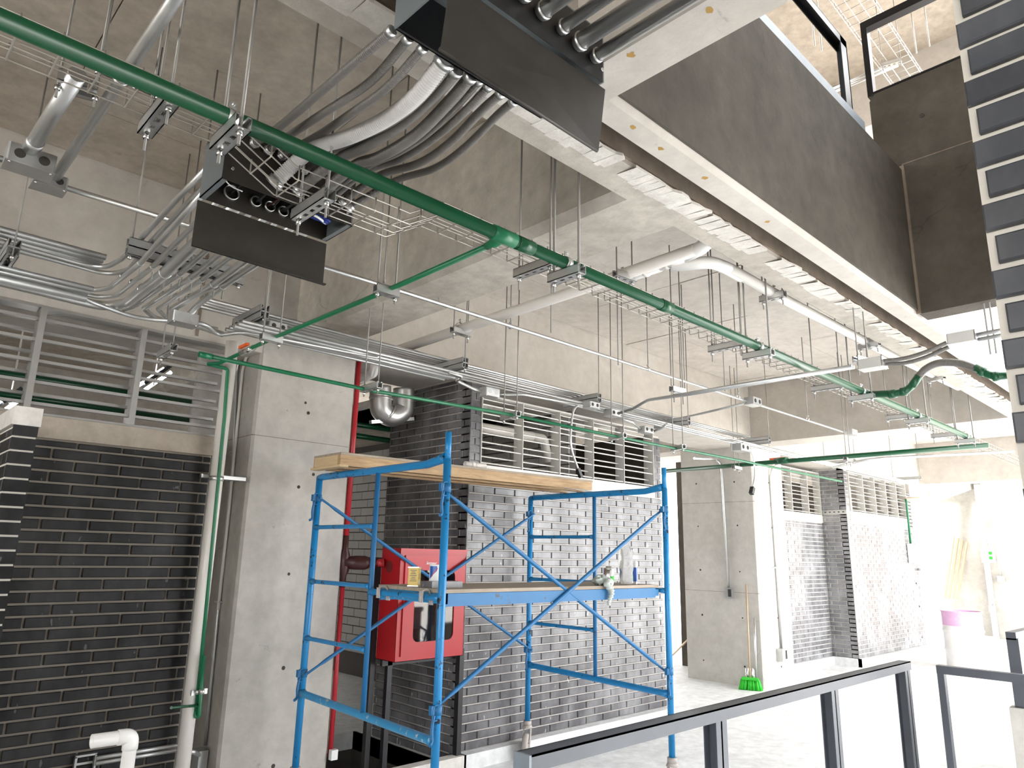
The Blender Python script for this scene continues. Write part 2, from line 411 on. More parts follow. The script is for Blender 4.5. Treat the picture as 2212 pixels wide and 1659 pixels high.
# slab with formwork panels on its soffit
ceil = struct('ceiling', MB().box(-8,1.40,ZS,18,14,4.25).box(-8,-8,ZS,1.74,1.40,4.25), 'slab')
def panels(x0, x1, y0, y1, px, py, oy=0, mat='slab'):
    x = x0; r = 0
    while x < x1-.05:
        xe = min(x+px, x1); y = y0 - (oy if r % 2 else 0)
        while y < y1-.05:
            ye = min(y+py, y1); ya = max(y, y0)
            if ye-ya > .06:
                t = .011 + random.uniform(-.004, .004)
                MB().box(x+.0028, ya+.0028, ZS-t, xe-.0028, ye-.0028, ZS).build('panel', mat, ceil)
            y += py
        x += px; r += 1
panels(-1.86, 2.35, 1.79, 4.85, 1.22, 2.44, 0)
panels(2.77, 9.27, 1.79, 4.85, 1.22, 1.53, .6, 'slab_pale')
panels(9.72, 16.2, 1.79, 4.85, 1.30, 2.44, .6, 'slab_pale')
panels(-.6, 1.58, -1.2, 1.36, 1.22, 2.44)

struct('beam_front', Bx(-8,1.605,3.23,18,1.79,ZS), 'soffit')
struct('beam_edge', MB().prism([(-8,1.395,3.231),(-8,1.492,3.231),(-8,1.492,4.05),(-8,1.371,4.05),(-8,1.371,3.258)], (26,0,0)), 'beam')
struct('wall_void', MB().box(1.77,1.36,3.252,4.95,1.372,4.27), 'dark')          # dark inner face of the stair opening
struct('trim_4', MB().box(1.77,1.376,4.272,4.35,1.5,4.365), 'rail_end')            # blue-grey floor edge above it
struct('wall_joint', Bx(-8,1.594,3.252,18,1.606,3.9), 'brownjoint')              # brown face inside the joint between both beams
# torn white plaster left along the joint
pl = MB(); x = .3; random.seed(5)
pts = []
while x < 9.5:
    pts.append((x, 1.60-.012-abs(random.gauss(0, .008)))); x += random.choice((.03, .05, .08))
for (xa, ya), (xb, yb) in zip(pts, pts[1:]):
    if random.random() < .06: continue
    z = 3.222 - random.uniform(0, .005)
    yo = 1.60+random.uniform(.085, .105) if xa < 4.2 else 1.60+random.uniform(.05, .09)
    pl.add([(xa,ya,z),(xb,yb,z+.001),(xb,yo,3.2285),(xa,yo,3.2285),(xa,ya,3.232),(xb,yb,3.232)], [(3,2,1,0),(0,1,5,4)])
pl.build('torn_plaster', 'plaster', bpy.data.objects['beam_front'], 'stuff')
struct('beam_left', MB().prism([(1.60,-3.2,3.23),(1.77,-3.2,3.23),(1.77,-3.2,4.27),(1.58,-3.2,4.27),(1.58,-3.2,3.25)], (0,4.60,0)), 'beam')
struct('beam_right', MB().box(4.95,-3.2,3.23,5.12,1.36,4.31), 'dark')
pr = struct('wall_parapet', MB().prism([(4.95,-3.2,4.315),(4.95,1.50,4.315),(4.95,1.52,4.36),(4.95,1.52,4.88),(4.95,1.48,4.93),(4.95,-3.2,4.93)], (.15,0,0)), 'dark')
MB().cyl((4.951,1.20,4.62),(4.944,1.20,4.62),.016).build('tie_hole', 'hole', pr)
struct('trim_5', MB().box(4.947,-3.2,4.309,5.1,1.36,4.316), 'brownjoint')
struct('trim_6', MB().box(4.935,1.345,3.23,4.95,1.372,4.3), 'brownjoint')
for par, pts_ in (('beam_left', [(1.64,.909),(1.632,1.191)]), ('beam_edge', [(2.157,1.44),(1.963,1.43),(2.477,1.436),(3.04,1.44)])):
    for x, y in pts_:
        q = MB(); zz = 3.2295 if par == 'beam_left' else 3.2305
        q.add([(x+.014*random.uniform(.6,1.3)*math.cos(k*.628), y+.014*random.uniform(.6,1.2)*math.sin(k*.628), zz) for k in range(10)], [tuple(range(10))])
        q.build('rust_stain', 'ochre', bpy.data.objects[par])
struct('beam_cross', MB().prism([(2.35,1.79,3.27),(2.35,1.79,ZS),(2.77,1.79,ZS),(2.77,1.79,3.23),(2.40,1.79,3.23)], (0,6.4,0)), 'soffit')
struct('beam_far', MB().box(9.285,.3,3.23,9.72,1.60,ZS).box(9.285,1.795,3.23,9.72,8.5,ZS), 'beam')
struct('beam_end', MB().box(16.3,.3,3.23,16.74,1.60,ZS).box(16.3,1.795,3.23,16.74,8.5,ZS), 'beam')
struct('beam_back', MB().box(-8,4.857,3.03,2.34,5.5,ZS).box(2.78,4.857,3.2,9.25,5.6,ZS).box(9.75,4.857,3.2,16.2,5.6,ZS), 'beam')
struct('trim_7', MB().box(1.63,4.85,3.05,1.65,4.86,ZS), 'brownjoint')          # dark vertical joints in the rear beam
struct('ceiling_upper', MB().box(-8,1.0,8.3,9.95,14,8.5).box(9.95,1.2,8.3,18,14,8.5).box(-8,-8,8.3,5.3,1.0,8.5), 'slab')
struct('beam_upper_cross', MB().box(9.5,-8,7.5,9.95,8,8.3), 'beam')
struct('beam_upper_front', MB().box(9.95,1.0,7.5,18,1.35,8.3).box(5,1.0,7.9,9.5,1.2,8.3), 'plaster')

# columns
def column(x0, y0, x1, y1, z0, z1, holes, zj, mat='column'):
    c = .018
    m = MB().prism([(x0+c,y0,z0),(x1-c,y0,z0),(x1,y0+c,z0),(x1,y1,z0),(x0,y1,z0),(x0,y0+c,z0)], (0,0,z1-z0))
    o = struct('column', m, mat)
    for p in holes:
        q = V(p); nx = abs(q.x-x0) < .01
        n = V((-1,0,0)) if nx else V((0,-1,0))
        r = random.uniform(.010, .016)
        MB().cyl(q+n*.0012, q-n*.01, r, n=10).build('tie_hole', 'hole', o)
    for z in zj:
        MB().box(x0-.0012, y0-.0012, z-.002, x1-.02, y0+.01, z+.002).box(x0-.0012,y0,z-.002,x0+.01,y1,z+.002).build('formwork_joint', 'brownjoint', o)
    return o
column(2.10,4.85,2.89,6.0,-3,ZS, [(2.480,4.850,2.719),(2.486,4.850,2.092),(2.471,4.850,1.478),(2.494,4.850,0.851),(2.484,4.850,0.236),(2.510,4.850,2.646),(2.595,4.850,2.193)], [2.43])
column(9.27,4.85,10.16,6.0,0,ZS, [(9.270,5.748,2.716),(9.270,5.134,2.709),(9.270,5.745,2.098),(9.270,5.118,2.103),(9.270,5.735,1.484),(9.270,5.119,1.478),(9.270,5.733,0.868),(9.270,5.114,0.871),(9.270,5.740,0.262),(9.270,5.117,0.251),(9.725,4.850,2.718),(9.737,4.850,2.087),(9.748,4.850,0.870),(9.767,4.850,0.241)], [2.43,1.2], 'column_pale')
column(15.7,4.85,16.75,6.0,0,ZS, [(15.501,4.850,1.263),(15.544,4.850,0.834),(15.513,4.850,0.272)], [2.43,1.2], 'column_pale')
struct('column', Bx(3.03,5.28,-3,3.14,5.42,3.2), 'brownjoint')                       # narrow brown pier behind the first column
struct('wall_recess', MB().box(1.83,5.3,0,2.1,5.34,3.1).box(1.82,4.88,0,1.84,5.3,2.36), 'band')

# ---- left dark brick wall with louvre over it
wl = struct('wall_left', Bx(-2,4.862,0,1.83,5.0,2.255), 'mortar_dark')
bricks(wl, 'X', 4.862, .55, 1.83, .045, 2.25, 'brick_dark', near=1.3, shift=.12, j=.0135)
struct('trim_8', Bx(-2,4.835,2.25,1.84,5.0,2.375), 'slab')
pier = struct('wall_pier', Bx(.601,4.108,0,.697,4.85,2.2), 'mortar_cream')
for k in range(33):
    z = .02+k*.0667
    MB().box(.598,4.095,z,.700,4.115,z+.0567).build('brick', 'brick_dark', pier)
bricks(pier, 'Y', .601, 4.115, 4.85, .02, 2.2, 'brick_dark', course=.0667, near=4.1, d=.006)
struct('trim_9', MB().box(.585,4.08,2.205,.705,4.83,2.295), 'band')

# ---- near brick wall, right edge of the picture
wn = struct('wall_right', Bx(1.515,-8,0,1.64,.286,8.3), 'mortar_cream')
_b2 = bricks(wn, 'Y', 1.513, -.3155, .2845, 1.05, 3.9, 'brick_slate', course=.0675, L=.60, j=.0135, near=.28, d=.013)

# ---- brick block behind the scaffold
wb = struct('wall_block', MB().box(3.984,4.704,0,6.82,4.83,2.30).box(3.984,4.704,2.30,4.085,4.83,3.2).box(6.70,4.704,2.30,6.82,4.83,3.0), 'mortar')
bricks(wb, 'X', 4.704, 3.972, 6.828, .12, 2.30, 'brick_gray', course=.068, L=.2473, j=.0115, near=4.3, shift=.06)
bricks(wb, 'X', 4.704, 3.972, 4.088, 2.30, 3.18, 'brick_gray', course=.068, L=.12, j=.006)
bricks(wb, 'X', 4.704, 6.70, 6.828, 2.30, 2.98, 'brick_gray', course=.068, L=.132, j=.006)
struct('trim_10', Bx(4.088,4.688,2.285,6.70,4.82,2.40), 'slat_white')
ws = struct('wall_block_side', Bx(3.984,4.72,0,4.07,5.93,3.2), 'mortar')
bricks(ws, 'Y', 3.984, 4.69, 5.93, .02, 3.19, 'brick_gray', course=.068, L=.2473, j=.0115, near=4.7, shift=.03)
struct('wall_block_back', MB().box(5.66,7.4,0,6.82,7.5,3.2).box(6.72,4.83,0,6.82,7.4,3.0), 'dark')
struct('ceiling_block', Bx(3.98,5.6,3.14,6.82,7.5,3.2), 'band')
wt = struct('wall_partition', Bx(5.56,4.95,0,5.66,7.4,3.14), 'grout')
bricks(wt, 'Y', 5.56, 4.95, 7.3, 1.95, 3.10, 'brick_white', course=.105, L=.30, j=.012, near=5, d=.012, name='tile')

# ---- white tiled wall glimpsed behind the shaft
wt2 = struct('wall_tiled', Bx(5.61,7.45,0,5.7,10.4,3.2), 'grout')
bricks(wt2, 'Y', 5.61, 7.9, 10.3, .30, 3.1, 'brick_white', course=.115, L=.31, j=.013, near=8.2, d=.012, name='tile')
struct('wall_back', Bx(-8,11.5,0,5.4,11.6,ZS), 'column')
struct('ceiling_rear', Bx(4.07,6.0,3.14,5.61,10,3.2), 'slab')

# ---- far brick rooms beyond the second column
wf = struct('wall_far_recess', MB().box(10.16,5.29,0,12.46,5.4,2.30), 'mortar')
bricks(wf, 'X', 5.29, 10.98, 12.45, .13, 2.28, 'brick_far', j=.015, course=.068, L=.2473, near=12)
wp = struct('wall_far_pier', MB().box(12.474,4.87,0,12.62,5.4,3.2), 'mortar')
bricks(wp, 'Y', 12.474, 4.86, 5.28, .13, 2.42, 'brick_far', j=.015, course=.068, L=.2473, near=4.9)
bricks(wp, 'Y', 12.474, 4.86, 5.28, 2.50, 3.18, 'brick_far', j=.015, course=.068, L=.2473, near=4.9)
wq = struct('wall_far_front', MB().box(12.474,4.874,0,15.72,4.98,2.30).box(12.474,4.874,2.30,12.62,4.98,3.2), 'mortar')
bricks(wq, 'X', 4.874, 12.462, 15.7, .13, 2.28, 'brick_far', j=.015, course=.068, L=.2473, near=12.5)
bricks(wq, 'X', 4.874, 12.462, 12.60, 2.28, 3.18, 'brick_far', j=.012, course=.068, L=.14)
bricks(wq, 'X', 4.874, 15.45, 15.7, 2.28, 3.0, 'brick_far', j=.012, course=.068, L=.13)
struct('trim_11', MB().box(10.16,5.27,2.28,12.46,5.4,2.40).box(12.60,4.855,2.28,15.45,4.98,2.47), 'slat_white')
struct('trim_12', MB().box(10.16,5.25,0,12.46,5.3,.125).box(12.44,4.83,0,15.7,4.875,.125).box(12.44,4.83,0,12.475,5.28,.125), 'floor')
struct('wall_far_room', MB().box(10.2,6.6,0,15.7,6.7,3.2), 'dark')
pf = struct('trim_13', MB().box(12.452,4.86,2.42,12.462,5.28,2.495), 'galv')
for k in range(5): MB().box(12.449,4.90+k*.075,2.45,12.453,4.93+k*.075,2.467).build('slot', 'hole', pf)

# ---- daylight end of the hall
we = struct('wall_end', MB().box(20.5,4.55,0,20.7,9,4.4).box(20.5,-1.2,0,20.7,2.9,4.4), 'column')
struct('column', MB().box(19.9,3.35,0,20.6,4.6,5.2), 'column')
struct('beam_outside', MB().prism([(17.2,4.9,2.9),(20.5,4.9,3.45),(20.5,4.9,3.8),(17.2,4.9,3.3)], (0,.25,0)), 'band')
struct('wall_end_upper', MB().box(20.3,-4,3.6,20.55,9,5.6), 'column')
sc_ = struct('wall_screen', MB().box(19.8,1.55,0,19.9,2.95,2.55), 'terracotta')
for r in range(7):
    for c in range(3):
        y, z = 2.85-c*.30, .75+r*.24
        dz = .075 if (r+c) % 2 else -.075
        MB().prism([(19.798,y,z),(19.798,y-.14,z),(19.798,y-.07,z+dz*1.4)] , (.004,0,0)).build('triangular_opening', 'hole', sc_)

# ================================================================== PIPES, TRAYS AND CONDUITS
def pipe(name, label, cat, pts, r, mat, fillet=.06, n=12, group=None):
    return single(name, MB().tube(pts, r, n, fillet), mat, label, cat, group)

def strut(label, p0, p1, mat='galv', double=False, rods=(.02, .98), ztop=ZS-.012, group=None, below=.045, w=.041, h=.041, flip=1, rodr=.0044, name='strut_hanger', cat='pipe hanger'):
    """trapeze hanger: slotted steel channel carried by threaded rods with nuts under it"""
    p0, p1 = V(p0), V(p1); mid = (p0+p1)/2
    t = thing(name, label, cat, tuple(mid), group)
    MB().channel(p0, p1, w, h, flip=flip).build('channel', mat, t)
    if double: MB().channel(p0-V((0,0,.001)), p1-V((0,0,.001)), w, h, flip=-1).build('channel', mat, t)
    zb = (-h if double or flip < 0 else 0)
    for q in rods:
        a = p0.lerp(p1, q)
        MB().tube([(a.x,a.y,a.z+zb-below),(a.x,a.y,ztop)], rodr, 8).build('rod', 'rod', t)
        MB().cyl((a.x,a.y,a.z+zb-.018),(a.x,a.y,a.z+zb-.002), .0095, n=6).build('nut', 'chrome', t)
    return t
def clamp(parent, c, axis, R, w=.026, tabdir=(0,0,1)):
    m = MB().ring(c, axis, R+.001, w, .0025)
    td = V(tabdir); p = V(c)+td*(R+.001); ax = V(axis).normalized(); s = td.cross(ax).normalized()
    m.bar(p, p+td*.028, w*.8, .004, up=tuple(s)); m.cyl(p+td*.018-s*.012, p+td*.018+s*.012, .005, n=6)
    return m.build('clamp', 'galv', parent)

# ---- thick green pipe and its branch to the riser
PY, PZ, PR = 1.93, 2.88, .0262
gp = thing('green_pipe', 'thick dark green pipe running the whole length under the ceiling', 'pipe', (-.4,PY,PZ))
MB().tube([(-.5,PY,PZ),(8.15,PY,PZ)], PR, 20).build('pipe_run', 'green', gp)
for px in ((1.889,1.930,2.895)[0], (2.889,1.930,2.884)[0]):
    MB().tube([(px-.045,PY,PZ),(px+.045,PY,PZ)], PR+.0035, 20).build('coupling', 'green', gp)
BX = 1.77
MB().tube([(BX-.06,PY,PZ),(BX+.06,PY,PZ)], PR+.004, 20).tube([(BX,PY,PZ),(BX,PY+.055,PZ-.008),(BX,PY+.07,PZ-.009),(BX,PY+.1,PZ-.012)], .02, 16, radii=[.024,.024,.017,.0165]).build('tee_fitting', 'green_light', gp)
bend = [(BX,PY+.09,PZ-.012),(1.765,2.759,2.860),(1.735,3.899,2.850),(1.744,4.659,2.845),(1.693,4.731,2.838)]
gb = thing('green_branch_pipe', 'thin green pipe branching off the thick one, then dropping beside the concrete column', 'pipe', (1.88,4.72,.64))
zr = 2.832
riser = [bend[-1], (1.803,4.700,2.826)]
MB().tube(bend, .0125, 12).build('branch_run', 'green_light', gb)
MB().tube([bend[-1], (bend[-1][0]+.02, bend[-1][1]-.02, bend[-1][2]-.004), (1.816,4.700,2.825), (1.832,4.700,2.499), (1.850,4.700,1.599), (1.869,4.700,0.679)], .0115, 12, fillet=.022).build('riser', 'green_light', gb)
MB().tube([(1.869,4.700,0.679),(1.865,4.700,0.645),(1.882,4.680,0.647),(1.859,4.660,1.004)], .0115, 12, fillet=.02).build('return_leg', 'green_light', gb)
MB().tube([(1.870,4.690,0.709),(1.772,4.600,0.730),(1.627,4.450,0.763)], .0085, 10).build('stub_outlet', 'green', gb)
v = (1.759,4.274,2.860)
MB().tube([(1.741,4.311,2.845),(1.745,4.147,2.850)], .019, 12).build('ball_valve', 'chrome', gb)
MB().bar((1.728,4.318,2.880), (1.742,4.231,2.890), .02, .016).build('valve_handle', 'orange', gb)
for i, (xx, wd) in enumerate((((0.675,1.930,2.839)[0], 'first, beside the open box'), ((2.150,1.930,2.822)[0], 'second, right of the tee fitting'), ((3.855,1.930,2.840)[0], 'third from the left, in mid ceiling'), ((5.419,1.930,2.852)[0], 'at the joint with the green flexible connector'), ((6.649,1.930,2.821)[0], 'next to last before the far end'), ((8.056,1.930,2.811)[0], 'last, at the far end of the pipe'))):
    t = strut('steel channel hanger under the thick green pipe, ' + wd, (xx,1.845,2.812), (xx,2.025,2.812), w=.05, h=.041, rods=(.1,.9), rodr=.0058)
    clamp(t, (xx-.005,PY,PZ), (1,0,0), PR, .03, (0,0,1))

# ---- wire mesh tray below it, dipping under the open box
TY0, TY1 = 2.05, 2.205
TZ, TD = 2.945, 2.842
def tray_z(x):
    zs = [(-.5,TZ),(.74,TZ),(.94,TD),(1.40,TD),(1.56,TZ),(14,TZ)]
    for (a,b),(c,d) in zip(zs, zs[1:]):
        if x <= c: return b+(d-b)*(x-a)/(c-a)
    return TZ
tr = thing('cable_tray', 'zinc wire mesh cable tray following the thick green pipe', 'cable tray', (-.5,TY0,TZ))
xs = [-.5,.74,.94,1.40,1.56,14]
for yy, dz in ((TY0,0),(TY0+.052,0),(TY0+.103,0),(TY1,0),(TY0,.045),(TY1,.045)):
    MB().tube([(x,yy,tray_z(x)+dz) for x in xs], .0028, 6).build('long_wire', 'wire', tr)
cw = None; x = -.45; k = 0
while x < 13.9:
    if cw is None:
        cw = MB().tube([(0,TY0-.002,.052),(0,TY0-.002,-.004),(0,TY1+.002,-.004),(0,TY1+.002,.052)], .0028, 6, fillet=.008)
        cw.v = [p - V((0,0,0)) for p in cw.v]
        me = bpy.data.meshes.new('cross_wire'); me.from_pydata(cw.v, [], cw.f); me.polygons.foreach_set('use_smooth', cw.sm); me.materials.append(M['wire'])
    o = bpy.data.objects.new('cross_wire', me); COL.objects.link(o); o.parent = tr
    o.location = V((x, 0, tray_z(x))) - V(tr['_o']); x += .1
for xx, wd in (((0.525,2.106,2.900)[0], 'leftmost, near the two galvanised drops'), ((1.048,2.126,2.810)[0], 'in front of the open grey box'), ((2.148,2.131,2.900)[0], 'just left of the second pipe hanger'), ((3.833,2.071,2.900)[0], 'left of the third pipe hanger'), ((5.294,2.137,2.900)[0], 'below the green connector'), ((6.819,2.149,2.900)[0], 'second from the far end'), ((8.101,2.108,2.900)[0], 'farthest in the hall')):
    zz = tray_z(xx)-.048
    strut('slotted channel carrying the wire mesh tray, ' + wd, (xx,2.01,zz), (xx,2.245,zz), rods=(.08,.92), group=None, w=.045, name='tray_hanger', cat='tray hanger', below=.06)

# ---- lower pull box, open, its cover hanging from the far edge
lb = thing('pull_box', 'open blue-grey sheet metal pull box with wires inside, its cover hanging down', 'junction box', (.797,2.317,2.893))
X0, X1, Y0, Y1, Z0, Z1 = .797, 1.316, 2.317, 2.52, 2.893, 3.108
MB().box(X0,Y0,Z0,X0+.004,Y1,Z1).box(X1-.004,Y0,Z0,X1,Y1,Z1).box(X0,Y0,Z1-.004,X1,Y1,Z1).box(X0,Y0,Z0,X0+.022,Y1,Z0+.003).box(X1-.022,Y0,Z0,X1,Y1,Z0+.003).build('box_body', 'box_grey', lb)
MB().box(X0+.001,Y0-.001,Z0,X1-.001,Y0+.003,Z1-.001).box(X0+.004,Y1-.004,Z0,X1-.004,Y1,Z1-.004).build('box_side', 'box_dark', lb)
MB().box(X0-.002,Y1+.004,2.704,X1+.004,Y1+.009,2.885).box(X0-.002,Y1-.008,2.704,X1+.012,Y1+.009,2.709).build('hanging_cover', 'box_dark', lb)
for sx, sz in ((.83,2.94),(1.288,2.94),(1.288,3.08)): MB().cyl((sx,Y0-.006,sz),(sx,Y0,sz), .006, n=10).build('screw', 'chrome', lb)
for k, sx in enumerate((.905,1.0,1.057,1.113,1.165)):
    MB().ring((sx,Y1-.012,2.95), (0,1,0), .026 if k == 0 else .018, .018, .003).build('bushing', 'galv', lb)
    for q in range(3):
        a = random.uniform(-.012,.012)
        MB().tube(spline([(sx+a,Y1-.005,2.95),(sx+a+.01,Y1-.08,2.965+a),(sx+.02+a,Y0+.01,2.99)], 5), .0035, 6).build('cable', random.choice(('black','black','maroon')), lb)
for q in range(7):
    a = random.uniform(-.02,.02)
    MB().tube(spline([(1.15+a,2.44,2.935),(1.20+a,2.395,2.91+abs(a)),(1.24,2.385+a,2.907),(1.265+a/2,2.45,2.935)], 6), .006, 7).build('cable', 'cable_blue', lb)
MB().tube(spline([(1.13,2.375,2.915),(1.185,2.36,2.902),(1.24,2.395,2.906)], 6), .005, 7).build('cable', 'white', lb)
MB().tube(spline([(1.107,2.37,2.91),(1.13,2.36,2.902),(1.15,2.356,2.91)], 6), .006, 7).build('cable', 'red_pipe', lb)
MB().tube(spline([(.815,2.37,2.93),(.86,2.40,2.92),(.905,2.40,2.915)], 5), .0025, 6).build('tie_wire', 'white', lb)

# ---- upper pull box against the beams, cover hanging in front
ub = thing('pull_box', 'large grey pull box fixed under the beam joint, black cover plate hanging open', 'junction box', (.906,1.19,3.05))
MB().box(.906,1.19,3.05,.911,1.455,3.225).box(1.485,1.19,3.05,1.49,1.455,3.225).box(.906,1.19,3.22,1.49,1.455,3.225).build('box_body', 'box_grey', ub)
MB().box(.911,1.19,3.05,1.485,1.194,3.22).box(.911,1.451,3.05,1.485,1.455,3.22).box(.91,1.444,3.05,1.487,1.455,3.056).build('box_side', 'black', ub)
MB().add([(.905,1.205,3.047),(1.515,1.205,3.047),(1.530,1.245,2.862),(.905,1.232,2.862),(.905,1.209,3.047),(1.515,1.209,3.047),(1.530,1.249,2.862),(.905,1.236,2.862)], [(0,1,2,3),(7,6,5,4),(0,4,5,1),(1,5,6,2),(2,6,7,3),(3,7,4,0)]).tube([(.905,1.238,2.863),(1.530,1.251,2.863)], .006, 8).build('hanging_cover', 'box_dark', ub)
MB().cyl((1.48,1.186,3.09),(1.48,1.19,3.09), .006, n=10).build('screw', 'chrome', ub)

# ---- flexible hoses between both boxes
ups = [(848,64),(884,81),(916,101),(958,125),(988,149),(1019,162),(1039,172),(1059,182),(1086,199),(1113,216)]
hoses = [
 ('thin dark grey hose, topmost of the bundle between the two boxes', [(0.905,1.460,3.049),(0.881,1.692,3.016),(0.883,2.099,3.026),(0.893,2.317,3.067)], .0135, 'hose'),
 ('thin dark grey hose, second from the top of the bundle', [(0.960,1.460,3.057),(0.969,1.663,3.027),(0.937,1.881,3.008),(0.952,2.128,3.054),(0.945,2.317,3.060)], .0135, 'hose'),
 ('thin brownish hose, directly above the pale thick one', [(1.012,1.460,3.056),(1.007,1.634,3.009),(0.997,1.838,3.005),(1.024,2.099,3.061),(0.995,2.317,3.061)], .0135, 'hose'),
 ('thick pale grey corrugated hose, the only light one in the bundle', [(1.090,1.460,3.058),(1.091,1.591,3.008),(1.096,1.765,3.008),(1.067,1.954,3.012),(1.042,2.128,3.038),(1.026,2.244,3.021),(0.977,2.317,2.937)], .0265, 'hose_light'),
 ('dark corrugated hose just below the pale thick one', [(1.136,1.460,3.050),(1.152,1.591,3.035),(1.148,1.751,3.009),(1.130,1.954,3.002),(1.122,2.099,3.018),(1.071,2.317,2.946)], .020, 'hose'),
 ('thin dark hose tucked between two thicker ones in the bundle', [(1.113,1.460,3.050),(1.116,1.620,3.005),(1.114,1.780,3.000),(1.106,1.997,3.024),(1.088,2.157,3.039),(1.091,2.317,3.036)], .010, 'hose'),
 ('dark corrugated hose, middle of the lower half of the bundle', [(1.192,1.460,3.060),(1.201,1.576,3.031),(1.209,1.765,3.000),(1.193,1.954,2.992),(1.174,2.099,3.004),(1.134,2.317,2.922)], .020, 'hose'),
 ('dark corrugated hose, fourth from the bottom of the bundle', [(1.229,1.460,3.064),(1.236,1.576,3.037),(1.240,1.736,3.008),(1.232,1.896,3.000),(1.211,2.070,3.005),(1.184,2.317,2.971)], .0115, 'hose'),
 ('dark corrugated hose, third from the bottom of the bundle', [(1.267,1.460,3.067),(1.266,1.576,3.028),(1.277,1.751,3.014),(1.267,1.939,3.007),(1.227,2.099,3.009),(1.209,2.317,2.966)], .014, 'hose'),
 ('dark corrugated hose, second from the bottom of the bundle', [(1.320,1.460,3.067),(1.320,1.562,3.048),(1.343,1.751,3.025),(1.340,1.925,3.017),(1.305,2.128,3.034),(1.255,2.317,2.968)], .015, 'hose'),
 ('dark corrugated hose, lowest of the bundle and farthest right', [(1.375,1.460,3.066),(1.389,1.562,3.064),(1.413,1.751,3.040),(1.421,1.939,3.037),(1.395,2.157,3.060),(1.283,2.317,2.955)], .014, 'hose')]
for lab, pts, r, m in hoses:
    h = thing('flexible_conduit', lab, 'conduit', pts[-1])
    sp = spline(pts, 8)
    MB().corr(sp, r, .0085 if r > .02 else .006, .13).build('corrugated_tube', m, h)
    e = V(pts[-1]); d = (V(pts[-1])-V(pts[-2])).normalized()
    MB().tube([e-d*.03, e], r*1.22, 12).tube([e-d*.016, e-d*.004], r*1.45, 6).build('end_fitting', 'galv', h)
    e = V(pts[0]); d = (V(pts[1])-V(pts[0])).normalized()
    MB().tube([e+d*.02, e], r*1.15, 12).build('end_fitting', 'galv', h)

# ---- six rigid conduits leaving the upper box towards the viewer
for k, ((px, py, zz), r) in enumerate(zip(((1.055,0,3.13),(1.13,0,3.13),(1.205,0,3.12),(1.285,0,3.115),(1.36,0,3.11),(1.435,0,3.105)), (.023,.023,.023,.018,.025,.019))):
    t = thing('rigid_conduit', 'shiny galvanised conduit leaving the upper black box, ' + ('first', 'second', 'third', 'fourth', 'fifth', 'sixth')[k] + ' from the left', 'conduit', (px,1.18,zz))
    MB().tube([(px,1.185,zz),(px,-1.6,zz)], r, 16).build('tube', 'galv', t)
    MB().ring((px,1.17,zz), (0,1,0), r, .012, .004).build('lock_nut', 'galv', t)
strut('steel channel holding the six shiny conduits above the black cover', (1.0,.55,3.165), (1.52,.55,3.165), flip=-1)

# ---- conduits between the lower box and the rack on the rear wall
cl = [(289,575,.0125),(312,585,.0125),(336,594,.027),(368,601,.0135),(392,608,.0155),(415,613,.0125),(439,621,.0185),(461,624,.0165)]
cxs = [(0.868,3.535,2.940)[0],(0.923,3.559,2.940)[0],(0.979,3.576,2.940)[0],(1.045,3.567,2.940)[0],(1.100,3.571,2.940)[0],(1.149,3.564,2.940)[0],(1.209,3.575,2.940)[0],(1.253,3.556,2.940)[0]]
near_x = [.83,.893,.96,1.023,1.085,1.136,1.203,1.27]
ends = [
 [(0.926,4.191,3.020),(0.864,4.319,3.020),(-1.5,4.03,3.02)],
 [(0.976,4.227,3.000),(0.919,4.342,3.000),(-1.5,4.15,3.0)],
 [(1.046,4.286,2.990),(0.976,4.465,2.990),(-1.5,4.27,2.99)],
 [(1.104,4.356,3.000),(1.077,4.505,3.000),(-1.5,4.36,3.0)],
 [(1.172,4.413,3.020),(1.284,4.567,3.020),(1.645,4.503,3.020)],
 [(1.217,4.304,3.000),(1.346,4.491,3.000),(1.637,4.477,3.000)],
 [(1.265,4.211,2.990),(1.360,4.318,2.970),(1.658,4.448,2.980)],
 [(1.310,3.892,2.960),(1.315,4.082,2.930),(1.296,4.100,2.910)]]
nm = ('turning left, outermost of the fan', 'turning left, second of the fan', 'thickest of the fan from the lower box', 'turning left beside the thickest one', 'bending back right in a tight hook, first hook', 'bending back right in a tight hook, middle hook', 'bending back right in a tight hook, nearest hook', 'running into the small box on the rear wall')
for k in range(8):
    r = cl[k][2]; sy = 3.43
    t = thing('rigid_conduit', 'galvanised conduit from the hanging box, ' + nm[k], 'conduit', (cxs[k], sy, 2.92))
    MB().tube([(near_x[k],2.53,2.955),(near_x[k]+(cxs[k]-near_x[k])*.4,2.85,2.945),(cxs[k],sy,2.925-r+.0125)] + ends[k], r, 14, fillet=.11 if k < 4 else .07).build('tube', 'galv', t)
    MB().ring((cxs[k],sy,2.925-r+.0125), (.12,1,.1), r, .012, .002).bar((cxs[k],sy-.005,2.92-2*r),(cxs[k],sy-.005,2.885-2*r), .016, .003).build('clamp', 'galv', t)
    q = V((near_x[k],2.5,2.835))
    MB().ring((cxs[k]+(V(ends[k][0]).x-cxs[k])*.55, sy+(V(ends[k][0]).y-sy)*.55, 2.925-r+.0125+(V(ends[k][0]).z-2.9255+r)*.55), (.1,1,.1), r, .05, .002).build('coupling', 'galv', t)
strut('double steel channel under which the conduit fan from the box is clamped', (.80,3.42,2.985), (1.34,3.42,2.985), 'galv_dull', True, (.03,.97), below=.01)
